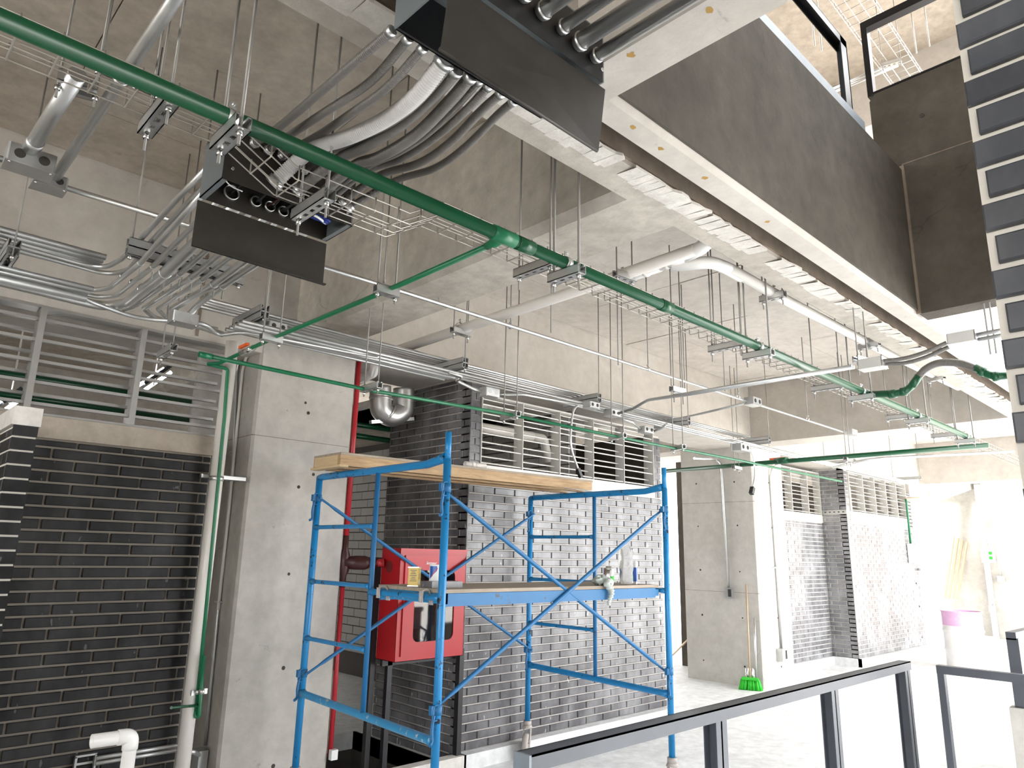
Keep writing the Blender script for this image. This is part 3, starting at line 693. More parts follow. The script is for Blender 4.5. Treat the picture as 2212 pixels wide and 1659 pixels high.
for k, dx in enumerate((0, .045)):
    zz = 3.045
    pts = [(.835+dx,2.53,3.06),(.84+dx,2.9,3.055),(.855+dx,3.42,3.045),(((0.900,3.920,3.100)),((0.971,4.043,3.100)))[k],(((0.872,4.149,3.100)),((0.920,4.212,3.100)))[k],(-1.5,4.0+dx,3.10)]
    pipe('rigid_conduit', 'galvanised conduit lying on top of the double channel, ' + ('left one of the pair' if k == 0 else 'right one of the pair'), 'conduit', pts, .0125, 'galv', .12)

# ---- conduit rack along the rear beam: upper and lower layers, split at the left bay
RU, RL = 3.085, 2.985
rack_y = 4.12
def rackpipes(rows, x0, x1, mat, wording, lead=None):
    for k, (y, z, r) in enumerate(rows):
        w = ('nearest', 'second', 'third', 'fourth', 'rearmost')[k if k < len(rows)-1 else 4]
        pipe('rack_conduit', 'galvanised conduit on the rear rack, %s, %s of its layer' % (wording, w), 'conduit', [(x0,y,z),(x1,y,z)], r, mat, 0)
rackpipes([(4.20,3.098,.013),(4.25,3.098,.013),(4.30,3.098,.011),(4.36,3.098,.0135)], 1.45, 6.6, 'galv', 'upper layer across the picture')
rackpipes([(4.06,2.972,.0125),(4.115,2.968,.016),(4.175,2.966,.018),(4.24,2.972,.0125),(4.30,2.972,.0125)], 1.62, 3.35, 'galv_dull', 'lower layer before the first beam')
rackpipes([(4.06,2.972,.013),(4.115,2.972,.013),(4.18,2.972,.013)], 3.3, 15.5, 'galv', 'lower layer towards daylight')
rackpipes([(4.20,3.098,.012),(4.25,3.098,.012),(4.31,3.098,.012)], 6.6, 8.0, 'galv', 'upper layer at the far loop')
rackpipes([(4.02,3.125,.016),(4.07,3.122,.018),(4.13,3.12,.018),(4.20,3.12,.018),(4.27,3.125,.013)], -2, .85, 'galv_dull', 'upper layer at the left end')
rackpipes([(4.18,2.99,.0125),(4.24,2.985,.0125),(4.31,2.97,.026),(4.38,2.985,.0125)], -2, .85, 'galv_dull', 'lower layer at the left end')
pipe('rack_conduit', 'galvanised conduit crossing down over the lower rack at the far left', 'conduit', [(-2,4.10,3.03),(0.565,4.302,3.030),(0.709,4.323,3.020),(0.862,4.320,2.960),(1.157,4.426,2.950),(1.45,4.18,2.95),(1.604,4.376,2.940),(1.686,4.192,2.950),(2.6,4.1,2.955)], .0125, 'galv_dull', .25)
for xx, y0, y1, wd, dbl in ((.45,3.98,4.40,'leftmost', True),(1.72,3.98,4.40,'left of the column', True),(3.30,3.98,4.42,'above the scaffold', True),(4.90,4.0,4.42,'over the louvre, carrying the cable', True),(6.36,4.0,4.42,'third from the far end', True),(8.02,3.95,4.45,'last before the second column', True),(10.6,3.95,4.4,'beyond the second column', False),(13.4,3.95,4.4,'far away in the daylight', False)):
    strut('double steel channel of the rear conduit rack, ' + wd, (xx,y0,3.04), (xx,y1,3.04), 'galv_dull', dbl, (.02,) if dbl else (.02,.98), w=.055, name='rack_hanger', cat='pipe hanger', below=.03)
# junction boxes on the rack
def jbox(label, c, s, mat='galv_dull', open_=(0,-1,0)):
    c = V(c); hx, hy, hz = (q/2 for q in s)
    t = thing('junction_box', label, 'junction box', (c.x,c.y,c.z-hz))
    e = .006
    MB().prism([(c.x-hx,c.y-hy+e,c.z-hz),(c.x-hx+e,c.y-hy,c.z-hz),(c.x+hx-e,c.y-hy,c.z-hz),(c.x+hx,c.y-hy+e,c.z-hz),(c.x+hx,c.y+hy-e,c.z-hz),(c.x+hx-e,c.y+hy,c.z-hz),(c.x-hx+e,c.y+hy,c.z-hz),(c.x-hx,c.y+hy-e,c.z-hz)], (0,0,s[2])).build('box_body', mat, t)
    MB().box(c.x-hx-.002,c.y-hy-.002,c.z-hz-.003,c.x+hx+.002,c.y+hy+.002,c.z-hz).build('cover', 'galv', t)
    for dx in (-.25,.25):
        MB().cyl((c.x+dx*s[0],c.y-hy-.0015,c.z),(c.x+dx*s[0],c.y-hy+.002,c.z), min(s[2],s[0]*.4)*.3, n=14).build('knockout', 'hole' if mat != 'galv' else 'galv_dull', t)
        MB().cyl((c.x+dx*1.7*s[0],c.y-hy*.8,c.z-hz-.006),(c.x+dx*1.7*s[0],c.y-hy*.8,c.z-hz), .004, n=8).build('screw', 'chrome', t)
    return t
jbox('small grey junction box under the bent conduits, above the left louvre', (1.289,4.063,2.900), (.14,.10,.06), 'galv')
jbox('grey junction box on the rack between the two hanger rods of the thin green branch', (1.858,4.108,3.000), (.12,.06,.05))
jbox('grey junction box at the top corner of the brick block', (3.779,4.236,2.930), (.15,.09,.07), 'galv')
jbox('grey junction box from which the black cable hangs over the louvre', (4.711,3.941,2.930), (.13,.09,.05))
jbox('grey junction box where the crossing conduits meet the rack', (5.108,4.024,2.930), (.14,.10,.055))
jbox('junction box with three knockouts below the rack, right end of louvre', (5.892,4.213,2.900), (.16,.09,.06))
jbox('junction box at the far end of the rack before the second column', (7.421,4.007,2.880), (.2,.12,.08))
pipe('bent_conduit', 'conduit bent in an S into the box at the brick block corner', 'conduit', [(3.2,4.06,2.96),(3.35,4.07,2.955),(3.329,4.123,2.930),(3.601,4.238,2.930),(3.712,4.262,2.930)], .013, 'galv', .1)
pipe('bent_conduit', 'bright conduit leaving the corner box along the louvre', 'conduit', [(3.869,4.238,2.930),(3.916,4.176,2.925),(4.038,4.110,2.940),(4.9,4.03,2.95)], .0125, 'galv', .1)
pipe('bent_conduit', 'conduit curving up into the knockout box at the louvre end', 'conduit', [(5.389,4.118,2.930),(5.538,4.121,2.920),(5.841,4.232,2.900)], .0125, 'galv', .05)
pipe('bent_conduit', 'short conduit curving out of the knockout box to the right', 'conduit', [(6.004,4.207,2.900),(5.968,4.081,2.910),(5.903,3.969,2.940)], .0125, 'galv', .05)
c = thing('hanging_cable', 'flexible grey cable with black plug hanging in front of the louvre', 'cable', (4.682,4.050,2.310))
MB().tube(spline([(4.670,4.050,2.951),(4.596,4.050,2.868),(4.566,4.050,2.660),(4.585,4.050,2.521),(4.669,4.050,2.365)], 8), .0095, 10).build('cable_sheath', 'galv', c)
MB().bar((4.657,4.050,2.380), (4.700,4.050,2.308), .03, .03, (0,1,0)).build('plug', 'black', c)
c = thing('hanging_cable', 'flexible grey cable with black plug hanging beside the second column', 'cable', (7.619,4.000,2.408))
MB().tube(spline([(7.456,4.000,2.942),(7.639,4.000,2.862),(7.700,4.000,2.734),(7.692,4.000,2.573),(7.621,4.000,2.429)], 8), .0095, 10).build('cable_sheath', 'galv', c)
MB().bar((7.634,4.000,2.446), (7.593,4.000,2.370), .045, .045, (0,1,0)).build('plug', 'black', c)

# ---- long thin conduit hung below the slab, with its boxes and the two galvanised drops
LZ = 3.13
pipe('long_conduit', 'long thin galvanised conduit running from the left boxes to the far beam', 'conduit', [((0.471,3.330,3.130)),(2.1,3.295,LZ),(8.6,3.28,LZ)], .0125, 'galv', 0)
for p, wd in (((2.106,3.300,3.130), 'over the thin green branch'), ((3.119,3.306,3.130), 'right of the concrete cross beam'), ((4.632,3.275,3.130), 'in mid bay'), ((6.027,3.250,3.130), 'before the four way box'), ((7.491,3.245,3.130), 'near the far beam')):
    t = thing('rod_hanger', 'single rod with ring clamp on the long thin conduit, ' + wd, 'pipe hanger', p)
    MB().tube([(p[0],p[1],p[2]+.013),(p[0],p[1],ZS-.012)], .0045, 8).build('rod', 'rod', t)
    clamp(t, p, (1,0,0), .0125, .016, (0,0,1))
jbox('grey four way junction box on the long thin conduit', (6.319,3.260,3.130), (.17,.10,.07))
pipe('cross_conduit', 'conduit from the four way box to the rear rack', 'conduit', [(6.284,3.295,3.120),(6.599,4.364,3.120)], .0125, 'galv_dull', 0)
jbox('small grey junction box at the far end of the thin conduit', (8.612,3.232,3.130), (.16,.10,.06), 'galv')
DX = .462
d1 = thing('rigid_conduit', 'thick galvanised drop with strut clamp, left of the pair at the left edge', 'conduit', (0.335,3.099,3.120))
MB().tube([(0.352,2.440,3.130),(0.338,3.128,3.130)], .027, 18).build('tube', 'galv', d1)
MB().ring((0.342,3.023,3.130), (0,1,0), .027, .05, .003).build('connector', 'galv', d1)
t = strut('wide steel channel clamping the thick galvanised drop at the left', (0.315,2.534,3.160), (0.424,2.508,3.160), flip=-1, w=.08)
pipe('rigid_conduit', 'long galvanised conduit crossing above the thick green pipe at the left', 'conduit', [(DX,1.2,3.135),(DX,3.28,3.135)], .0195, 'galv', 0, 16)
t = strut('channel clamping the long crossing conduit behind the thick green pipe', (DX-.07,2.38,3.18), (DX+.12,2.38,3.18), flip=-1)
clamp(t, (DX,2.38,3.135), (0,1,0), .0195, .025, (1,0,0))
jbox('large cast junction box below the thick galvanised drop', (0.350,3.131,3.100), (.16,.10,.075), 'galv_dull')
jbox('small cast junction box where the long thin conduit starts', (0.449,3.311,3.120), (.12,.09,.055), 'galv_dull')
pipe('long_conduit', 'thin conduit leaving the large cast box to the left edge', 'conduit', [(-1,3.21,3.1),(0.307,3.185,3.100)], .0125, 'galv_dull', 0)

# ---- strut hangers of the thin green branch
strut('channel hanger of the thin green branch, near the cross beam', (1.684,2.711,2.825), (1.809,2.712,2.825), rods=(.1,.9), below=.03)
strut('channel hanger of the thin green branch, above the orange valve', (1.645,3.828,2.815), (1.774,3.837,2.815), rods=(.1,.9), below=.03)
for k, (q, r_, z) in enumerate((((1.279,4.349,2.720), (1.270,4.097,2.720), 0),)):
    strut('small empty channel hanger in front of the left louvre', q, r_, rods=(.1,.9))

# ---- lower green pipe crossing the column
LG = thing('low_green_pipe', 'green pipe passing in front of the column and louvre towards daylight', 'pipe', (1.338,3.886,2.670))
pts = [(1.334,3.876,2.670),(2.451,3.919,2.670),(3.606,3.816,2.670),(5.390,3.831,2.670),(6.990,3.783,2.670),(9.635,3.790,2.670)]
MB().tube(pts[:3], .0125, 12).tube([pts[0],(V(pts[0])*.94+V(pts[1])*.06)], .0165, 12).build('pipe_run', 'green_light', LG)
MB().tube(pts[2:], .0125, 12).build('pipe_run', 'green_light', LG)
for (a, b), wd in ((((2.419,3.960,2.655), (2.418,3.759,2.655)), 'before the duct'), (((3.687,3.978,2.655), (3.648,3.759,2.655)), 'before the first louvre bay'), (((4.972,3.942,2.655), (4.931,3.746,2.655)), 'before the last louvre bay'), (((5.885,3.903,2.655), (5.799,3.711,2.655)), 'right of the brick block')):
    strut('light channel hanger of the lower green pipe, ' + wd, a, b, rods=(.1,.9), below=.03)

# ---- far green branch with orange valve
fg = thing('far_green_pipe', 'dark green pipe crossing the bright end of the hall, orange valve on it', 'pipe', (8.2,1.93,2.83))
MB().tube([(8.550,1.857,2.840),(8.231,4.089,2.800),(8.281,5.621,2.800)], .027, 14).build('pipe_run', 'green', fg)
MB().tube([(8.231,3.854,2.810),(8.270,4.019,2.810)], .04, 12).build('ball_valve', 'green', fg)
MB().bar((8.566,4.228,2.880), (8.538,4.044,2.880), .04, .03).build('valve_handle', 'orange', fg)
strut('channel hanger of the far green pipe, over the bright recess', (8.292,3.201,2.760), (8.534,3.223,2.760), rods=(.2,.8))
strut('channel hanger of the far green pipe, beside the second column', (8.012,4.440,2.730), (8.236,4.464,2.730), rods=(.2,.8))
pipe('far_conduit', 'pale conduit along the bright end wall below the far green pipe', 'conduit', [(8.762,3.531,2.750),(8.544,3.122,2.780),(8.615,2.943,2.800),(9.634,1.855,2.900)], .0155, 'galv', .3)

# ---- green flexible connector to the near wall
fx = thing('flexible_connector', 'braided hose arching between two green elbows at the right', 'pipe', (5.5,1.75,2.81))
HX = 5.52
MB().tube([(HX,1.93,2.872),(5.520,1.730,2.850),(5.520,1.667,2.855),(5.520,1.611,2.894)], .026, 14, fillet=.05).ring((5.520,1.752,2.850), (0,1,0), .026, .05, .006).ring((5.520,1.676,2.856), (0,1,0), .026, .04, .006).build('green_elbow', 'green', fx)
MB().tube([(5.520,1.618,2.888),(5.520,1.565,2.955)], .028, 14).build('green_sleeve', 'green', fx)
MB().corr(spline([(5.520,1.569,2.949),(5.520,1.515,2.998),(5.520,1.424,3.026),(5.520,1.297,3.000),(5.520,1.211,2.948)], 8), .027, .012, .06).build('braided_hose', 'hose', fx)
MB().tube([(5.520,1.218,2.956),(5.520,1.144,2.895),(5.520,1.106,2.876),(5.520,1.033,2.870)], .027, 14, fillet=.04).ring((5.520,1.176,2.920), (0,1,.4), .027, .04, .006).ring((5.520,1.101,2.875), (0,1,0), .027, .04, .006).build('green_elbow', 'green', fx)

# ---- pair of conduits crossing to the two small boxes
for k in (0, 1):
    o = k*.032
    pipe('cross_conduit', 'crossing conduit from the rack to the bright cast box, ' + ('upper' if k == 0 else 'lower') + ' of the pair', 'conduit', [(5.103,3.951,2.920),(5.030,3.740,2.920),(4.579,3.245,2.860),(4.43+o,2.82,2.82),(4.43+o,1.62,2.82)], .0115, 'galv_dull', .25)
    h = thing('flexible_conduit', 'dark flexible hose between the two bright cast boxes, ' + ('upper' if k == 0 else 'lower') + ' one', 'conduit', (4.45,1.2,2.82))
    MB().corr(spline([(4.45+o,1.44,2.825-k*.012),(4.45+o,1.33,2.82-k*.02),(4.45+o,1.22,2.835-k*.02),(4.45+o,1.10,2.87-k*.018)], 8), .0125, .007, .12).build('corrugated_tube', 'hose', h)
    pipe('cross_conduit', 'conduit from the second cast box into the near brick wall, ' + ('upper' if k == 0 else 'lower') + ' of the pair', 'conduit', [(4.45+o,.95,2.885-k*.02),(4.45+o,.70,2.89-k*.02)], .0115, 'galv_dull', 0)
jbox('bright cast box under the front beam, left of two', (4.46,1.51,2.82), (.10,.14,.06), 'galv')
jbox('bright cast box beyond the front beam, right of two', (4.46,1.02,2.88), (.10,.14,.06), 'galv')
strut('short channel on two rods holding the crossing conduits in mid bay', (4.436,2.933,2.860), (4.592,2.922,2.860), rods=(.2,.9), below=.08)
strut('short channel on two rods holding the crossing conduits at the front beam', (4.495,1.621,2.860), (4.641,1.591,2.860), rods=(.2,.9), below=.08)
for k in (0, 1):
    MBx = MB().tube([(5.0,.98+k*.03,2.9),(5.0,.98+k*.03,4.0)], .005, 8)
    single('threaded_rod', MBx, 'rod', 'thin rod above the right cast box, ' + ('left' if k else 'right') + ' of the two', 'rod')

# ---- cream pvc drain
dr = thing('drain_pipe', 'cream plastic drain pipe with wye and elbow crossing the middle bay', 'pipe', (3.0,4.6,3.15))
RA = .036
A0, A1 = (3.19,1.93,3.285), (2.972,4.535,3.150)
MB().tube([A0, (3.149,2.738,3.250), A1], RA, 18).build('pipe_run', 'pvc', dr)
MB().tube([A1, (3.019,4.772,3.120), (3.140,4.995,3.100), (3.119,5.217,3.060)], RA*1.12, 18, fillet=.05).build('elbow', 'pvc_white', dr)
MB().tube([(3.199,2.428,3.265), (3.212,2.174,3.275)], RA*1.13, 18).tube([(3.212,2.174,3.275), (3.216,1.978,3.285)], RA*1.02, 18).ring((3.204,2.265,3.270), (0,1,0), RA*1.13, .02, .004).ring((3.210,2.126,3.277), (0,1,0), RA*1.05, .03, .005).build('wye_fitting', 'pvc_white', dr)
MB().tube([(3.222,2.018,3.285), (3.20,1.90,3.288), (3.22,1.83,3.34), (3.24,1.82,3.5)], RA*1.1, 18, fillet=.04).build('elbow', 'pvc_white', dr)
MB().tube([(3.228,2.108,3.255), (3.347,1.929,3.262), (3.476,1.908,3.262), (3.652,1.913,3.262)], RA*.98, 18, fillet=.1).build('elbow', 'pvc_white', dr)
MB().tube([(3.500,1.902,3.262), (4.225,1.906,3.262), (5.590,1.879,3.262), (7.498,1.805,3.262)], RA*.92, 18).build('pipe_run', 'pvc', dr)
for (a, b), ax, c_, wd in ((((2.943,3.712,3.140), (3.110,3.721,3.140)), 'y', (3.039,3.742,3.200), 'left of the thin conduit'), (((3.058,2.377,3.215), (3.214,2.356,3.215)), 'y', (3.199,2.428,3.265), 'at the wye'), (((4.020,1.980,3.210), (4.012,1.819,3.210)), 'x', (4.068,1.915,3.262), 'on the right hand run'), (((5.478,1.944,3.210), (5.443,1.781,3.210)), 'x', (5.553,1.882,3.262), 'second on the right hand run'), (((6.897,1.888,3.210), (6.841,1.744,3.210)), 'x', (6.908,1.830,3.262), 'last on the right hand run')):
    t = strut('channel hanger with clamp on the cream drain pipe, ' + wd, a, b, rods=(.1,.9), w=.045)
    clamp(t, c_, (0,1,0) if ax == 'y' else (1,0,0), RA, .02, (0,0,1))

# ---- vertical pipes left of the column
wpipe = thing('downpipe', 'white vertical downpipe between the black brick wall and the column', 'pipe', (1.83,4.76,0))
MB().tube([(1.842,4.74,-.01),(1.842,4.74,3.03)], .042, 18).build('pipe_run', 'pvc', wpipe)
MB().channel((1.76,4.80,(1.853,4.750,2.092)[2]), (2.06,4.80,(1.853,4.750,2.092)[2]), .03, .03).build('bracket', 'galv', wpipe)
MB().ring((1.842,4.74,(1.849,4.740,2.091)[2]), (0,0,1), .043, .03, .003).build('clamp', 'galv', wpipe)
gc = thing('bracket', 'lower steel bracket clamping the two thin green legs', 'bracket', (1.879,4.700,0.783))
MB().bar((1.823,4.700,0.784), (1.926,4.720,0.783), .02, .03).ring((1.865,4.700,0.785), (0,0,1), .0125, .025, .003).ring((1.874,4.660,0.792), (0,0,1), .0125, .025, .003).build('strap', 'galv', gc)
for k, (pp, mat) in enumerate((([(2.085,4.964,3.118),(2.085,5.176,3.065),(2.085,5.214,2.956),(2.085,5.097,2.246),(2.085,5.065,1.196),(2.085,5.033,0.389)], 'galv'), ([(2.085,4.890,3.067),(2.085,5.059,3.054),(2.085,5.110,2.938),(2.085,5.071,1.915),(2.085,5.064,0.928)], 'pvc'))):
    pipe('wall_conduit', ('shiny' if k == 0 else 'cream') + ' vertical conduit on the narrow side of the column', 'conduit', pp, .0105, mat, .08)
for q in ((2.085,5.128,2.329), (2.085,5.091,1.286)):
    tag(MB().bar((q[0]+.005,q[1]-.045,q[2]),(q[0]+.005,q[1]+.045,q[2]), .02, .012).build('pipe_strap', 'galv'), 'small steel strap on the column conduits, ' + ('upper' if q[2] > 1.8 else 'lower'), 'strap')
jb = thing('outlet_box', 'grey outlet box at the foot of the column conduits', 'junction box', (2.050,5.040,0.259))
c_ = V((2.060,5.028,0.311)); MB().box(c_.x-.03,c_.y-.05,c_.z-.09,c_.x+.03,c_.y+.05,c_.z+.06).build('box_body', 'galv_dull', jb)
pipe('stub_pipe', 'short curved grey conduit entering the outlet box', 'conduit', [(1.875,4.800,0.434),(1.921,4.800,0.419),(2.060,5.035,0.332)], .014, 'galv_dull', .02)

# ---- white elbow stub in front of the black brick wall
es = thing('pipe_elbow_stub', 'white plastic pipe stub with elbow and open end before the black brick wall', 'pipe', (1.25,4.0,0))
e0 = V((1.289,4.000,0.735)); ex = (1.196,4.000,0.767)
MB().tube([(e0.x-.004,e0.y,-.02),(e0.x,e0.y,e0.z-.02)], .0315, 18).build('upright', 'pvc_white', es)
MB().tube([(e0.x,e0.y,e0.z-.05),(e0.x,e0.y,e0.z+.012),(e0.x-.06,e0.y,e0.z+.012)], .036, 18, fillet=.04).build('elbow', 'pvc_white', es)
q = MB(); zc = e0.z+.012
for r0, r1, xx in ((.0315,.0315,0),):
    n = 20; vs = []
    for xx, rr in ((e0.x-.05,.0315),(e0.x-.175,.0315),(e0.x-.175,.026),(e0.x-.06,.026)):
        vs += [(xx,e0.y+rr*math.cos(2*math.pi*k/n),zc+rr*math.sin(2*math.pi*k/n)) for k in range(n)]
    q.add(vs, [(i*n+k,i*n+(k+1)%n,(i+1)*n+(k+1)%n,(i+1)*n+k) for i in range(3) for k in range(n)], True)
q.build('open_end', 'pvc_white', es)
wbx = thing('outlet_box', 'square grey outlet box on the black brick wall', 'junction box', (1.329,4.830,0.434))
c_ = V((1.328,4.830,0.441)); m = MB()
for a in (-1, 1): m.box(c_.x-.055,c_.y-.01,c_.z+a*.05-.005,c_.x+.055,c_.y+.03,c_.z+a*.05+.005); m.box(c_.x+a*.05-.005,c_.y-.01,c_.z-.05,c_.x+a*.05+.005,c_.y+.03,c_.z+.05)
m.box(c_.x-.05,c_.y+.025,c_.z-.05,c_.x+.05,c_.y+.03,c_.z+.05).build('box_body', 'galv_dull', wbx)
for zz in (0, .028):
    pipe('wall_conduit', 'horizontal grey conduit low on the black brick wall, ' + ('lower' if zz == 0 else 'upper'), 'conduit', [(c_.x+.05,4.82,c_.z+zz),(1.83,4.82,c_.z+zz)], .012, 'galv_dull', 0)

# ---- red riser with maroon tee
rr = thing('fire_riser', 'red vertical fire pipe at the right edge of the column, maroon tee on it', 'pipe', (2.925,4.87,.25))
RX = 2.925
MB().tube([(RX,4.875,1.75),(RX,4.875,3.2)], .021, 14).build('pipe_run', 'red_pipe', rr)
MB().tube([(RX,4.875,.22),(RX,4.875,1.40)], .018, 14).build('pipe_run', 'red_pipe', rr)
MB().tube([(RX,4.875,1.38),(RX,4.875,1.46),(RX,4.875,1.50),(RX,4.875,1.62),(RX,4.875,1.66),(RX,4.875,1.76)], .03, 16, radii=[.022,.022,.04,.04,.022,.022]).tube([(RX,4.875,1.56),(3.0,4.84,1.56),(3.06,4.80,1.56),(3.08,4.80,1.56),(3.10,4.80,1.56)], .05, 18, radii=[.045,.052,.052,.045,.033]).build('maroon_tee', 'maroon', rr)
MB().tube([(3.09,4.80,1.56),(3.15,4.76,1.562)], .032, 16).build('side_outlet', 'maroon', rr)
MB().tube([(3.14,4.765,1.562),(3.19,4.735,1.563)], .031, 16).ring((3.185,4.738,1.563), (.8,-.5,0), .024, .006, .008).build('side_outlet', 'red_pipe', rr)
MB().tube([(RX,4.875,3.185),(RX,4.875,3.2)], .06, 18).build('ceiling_collar', 'maroon', rr)
MB().box(2.905,4.82,.205,2.955,4.86,.27).build('foot_tag', 'white', rr)

# ---- silver U bend duct behind the column
du = thing('u_bend_duct', 'silver U-bend duct hanging between the column and the brick block', 'duct', (3.5,5.2,2.72))
u = [(3.385,5.250,3.068),(3.396,5.250,2.923),(3.421,5.250,2.852),(3.521,5.250,2.821),(3.627,5.250,2.883),(3.641,5.250,2.971),(3.633,5.250,3.090)]
MB().tube(spline(u, 6), .095, 22).build('bend', 'galv', du)
MB().ring((3.471,5.250,2.838), (.8,0,-.5), .097, .02, .006).ring((3.394,5.250,2.956), (0,0,1), .097, .02, .006).ring((3.639,5.250,2.996), (0,0,1), .097, .02, .006).build('seam_ring', 'galv', du)
MB().bar((3.306,5.250,2.736), (3.754,5.250,2.829), .04, .03).build('bracket', 'galv', du)
for k, yy in enumerate((910, 942)):
    pipe('dark_pipe', 'dark green pipe behind the duct before the white tiles, ' + ('upper' if k == 0 else 'lower'), 'pipe', [(3.5,6.6,((4.249,6.600,2.966)[2],(4.258,6.600,2.844)[2])[k]),(4.6,6.6,((4.249,6.600,2.966)[2],(4.258,6.600,2.844)[2])[k])], .03, 'green', 0)

# ================================================================== LOUVRES
def louvre(label, y, x0, x1, z0, z1, fins, n, mat, pitch, fin_d=.11, fin_w=.006, blade=.055, front_off=0, back=True, hollow=False):
    t = thing('louvre', label, 'louvre', ((x0+x1)/2, y, z0))
    for fx_ in fins: MB().box(fx_-fin_w/2, y-.012, z0, fx_+fin_w/2, y+fin_d, z1).build('fin', mat, t)
    MB().box(x0, y-.005, z0-.012, x1, y+fin_d, z0+.002).build('sill_bar', mat, t)
    MB().box(x0, y-.005, z1-.004, x1, y+fin_d, z1+.012).build('head_bar', mat, t)
    edges = [x0]+list(fins)+[x1]
    for a, b in zip(edges, edges[1:]):
        if b-a < .03: continue
        for k in range(n):
            z = z0 + front_off + k*pitch
            if z < z1-.01:
                if hollow: MB().box(a+fin_w/2, y+.002, z-.009, b-fin_w/2, y+.030, z+.009).build('slat', mat, t)
                else: MB().bar((a+fin_w/2, y+.018, z), (b-fin_w/2, y+.018, z), .034, .009, (0,-.34,.94)).build('slat', mat, t)
            zb = z + pitch*.5
            if back and zb < z1-.01:
                if hollow: MB().box(a+fin_w/2, y+.065, zb-.009, b-fin_w/2, y+.093, zb+.009).build('slat', mat, t)
                else: MB().bar((a+fin_w/2, y+.078, zb), (b-fin_w/2, y+.078, zb), .036, .009, (0,-.34,.94)).build('slat', mat, t)
    return t
louvre('off-white slatted louvre above the grey brick wall of the block', 4.69, 4.092, 6.70, 2.405, 3.03, [4.096,4.608,5.12,5.63,6.143,6.678], 6, 'slat_white', .131, front_off=.025)
louvre('grey steel louvre with round-edged slats above the black brick wall', 4.855, -1.4, 1.86, 2.39, 3.02, [-.92,-.36,.20,.752,1.312], 5, 'steel_slat', .126, fin_w=.034, front_off=.055, hollow=True)
louvre('bright louvre over the recessed far brick wall', 5.28, 10.16, 12.45, 2.41, 3.12, [10.75,11.35,11.95,12.43], 6, 'slat_white', .135, front_off=.03, fin_w=.012)
louvre('sunlit louvre over the front wall of the far brick room', 4.86, 12.62, 15.45, 2.48, 3.15, [12.64,13.25,13.8,14.35,14.9,15.42], 5, 'slat_white', .14, front_off=.03, fin_w=.014)
pipe('drain_pipe', 'cream pipe seen through the slats of the block louvre', 'pipe', [(4.1,5.15,2.84),(5.2,5.15,2.84)], .05, 'pvc', 0, 14)
pipe('drain_pipe', 'cream pipe elbow dropping behind the third louvre bay', 'pipe', [(5.2,5.15,2.84),(5.38,5.15,2.84),(5.45,5.15,2.6)], .048, 'pvc', .06, 14)
# fittings in the room behind the left louvre
for (p, q), wd in ((((1.825,6.600,2.986), (2.019,6.600,3.183)), 'right'), (((0.803,6.200,2.600), (0.903,6.200,2.720)), 'left')):
    t = thing('tube_light', 'lit twin tube lamp behind the left louvre, ' + wd + ' of the two', 'lamp', p)
    MB().bar((p[0],p[1],p[2]+.03),(q[0],q[1],q[2]+.03), .16, .03).build('lamp_body', 'rail', t)
    for s_ in (-.045, .045): MB().tube([(p[0]+s_,p[1]+s_,p[2]),(q[0]+s_,q[1]+s_,q[2])], .014, 10).build('tube', 'led', t)
    MB().tube([((p[0]+q[0])/2,(p[1]+q[1])/2,p[2]+.04),((p[0]+q[0])/2,(p[1]+q[1])/2,ZS)], .006, 6).build('rod', 'wire', t)
pipe('dark_pipe', 'thick dark green pipe behind the left louvre, upper', 'pipe', [(-2,6.0,(1.169,6.000,2.807)[2]),(2.9,6.0,(1.169,6.000,2.807)[2])], .035, 'green', 0)
pipe('dark_pipe', 'thick dark green pipe behind the left louvre, lower', 'pipe', [(-2,6.0,(1.190,6.000,2.662)[2]),(2.9,6.0,(1.190,6.000,2.662)[2])], .03, 'green', 0)

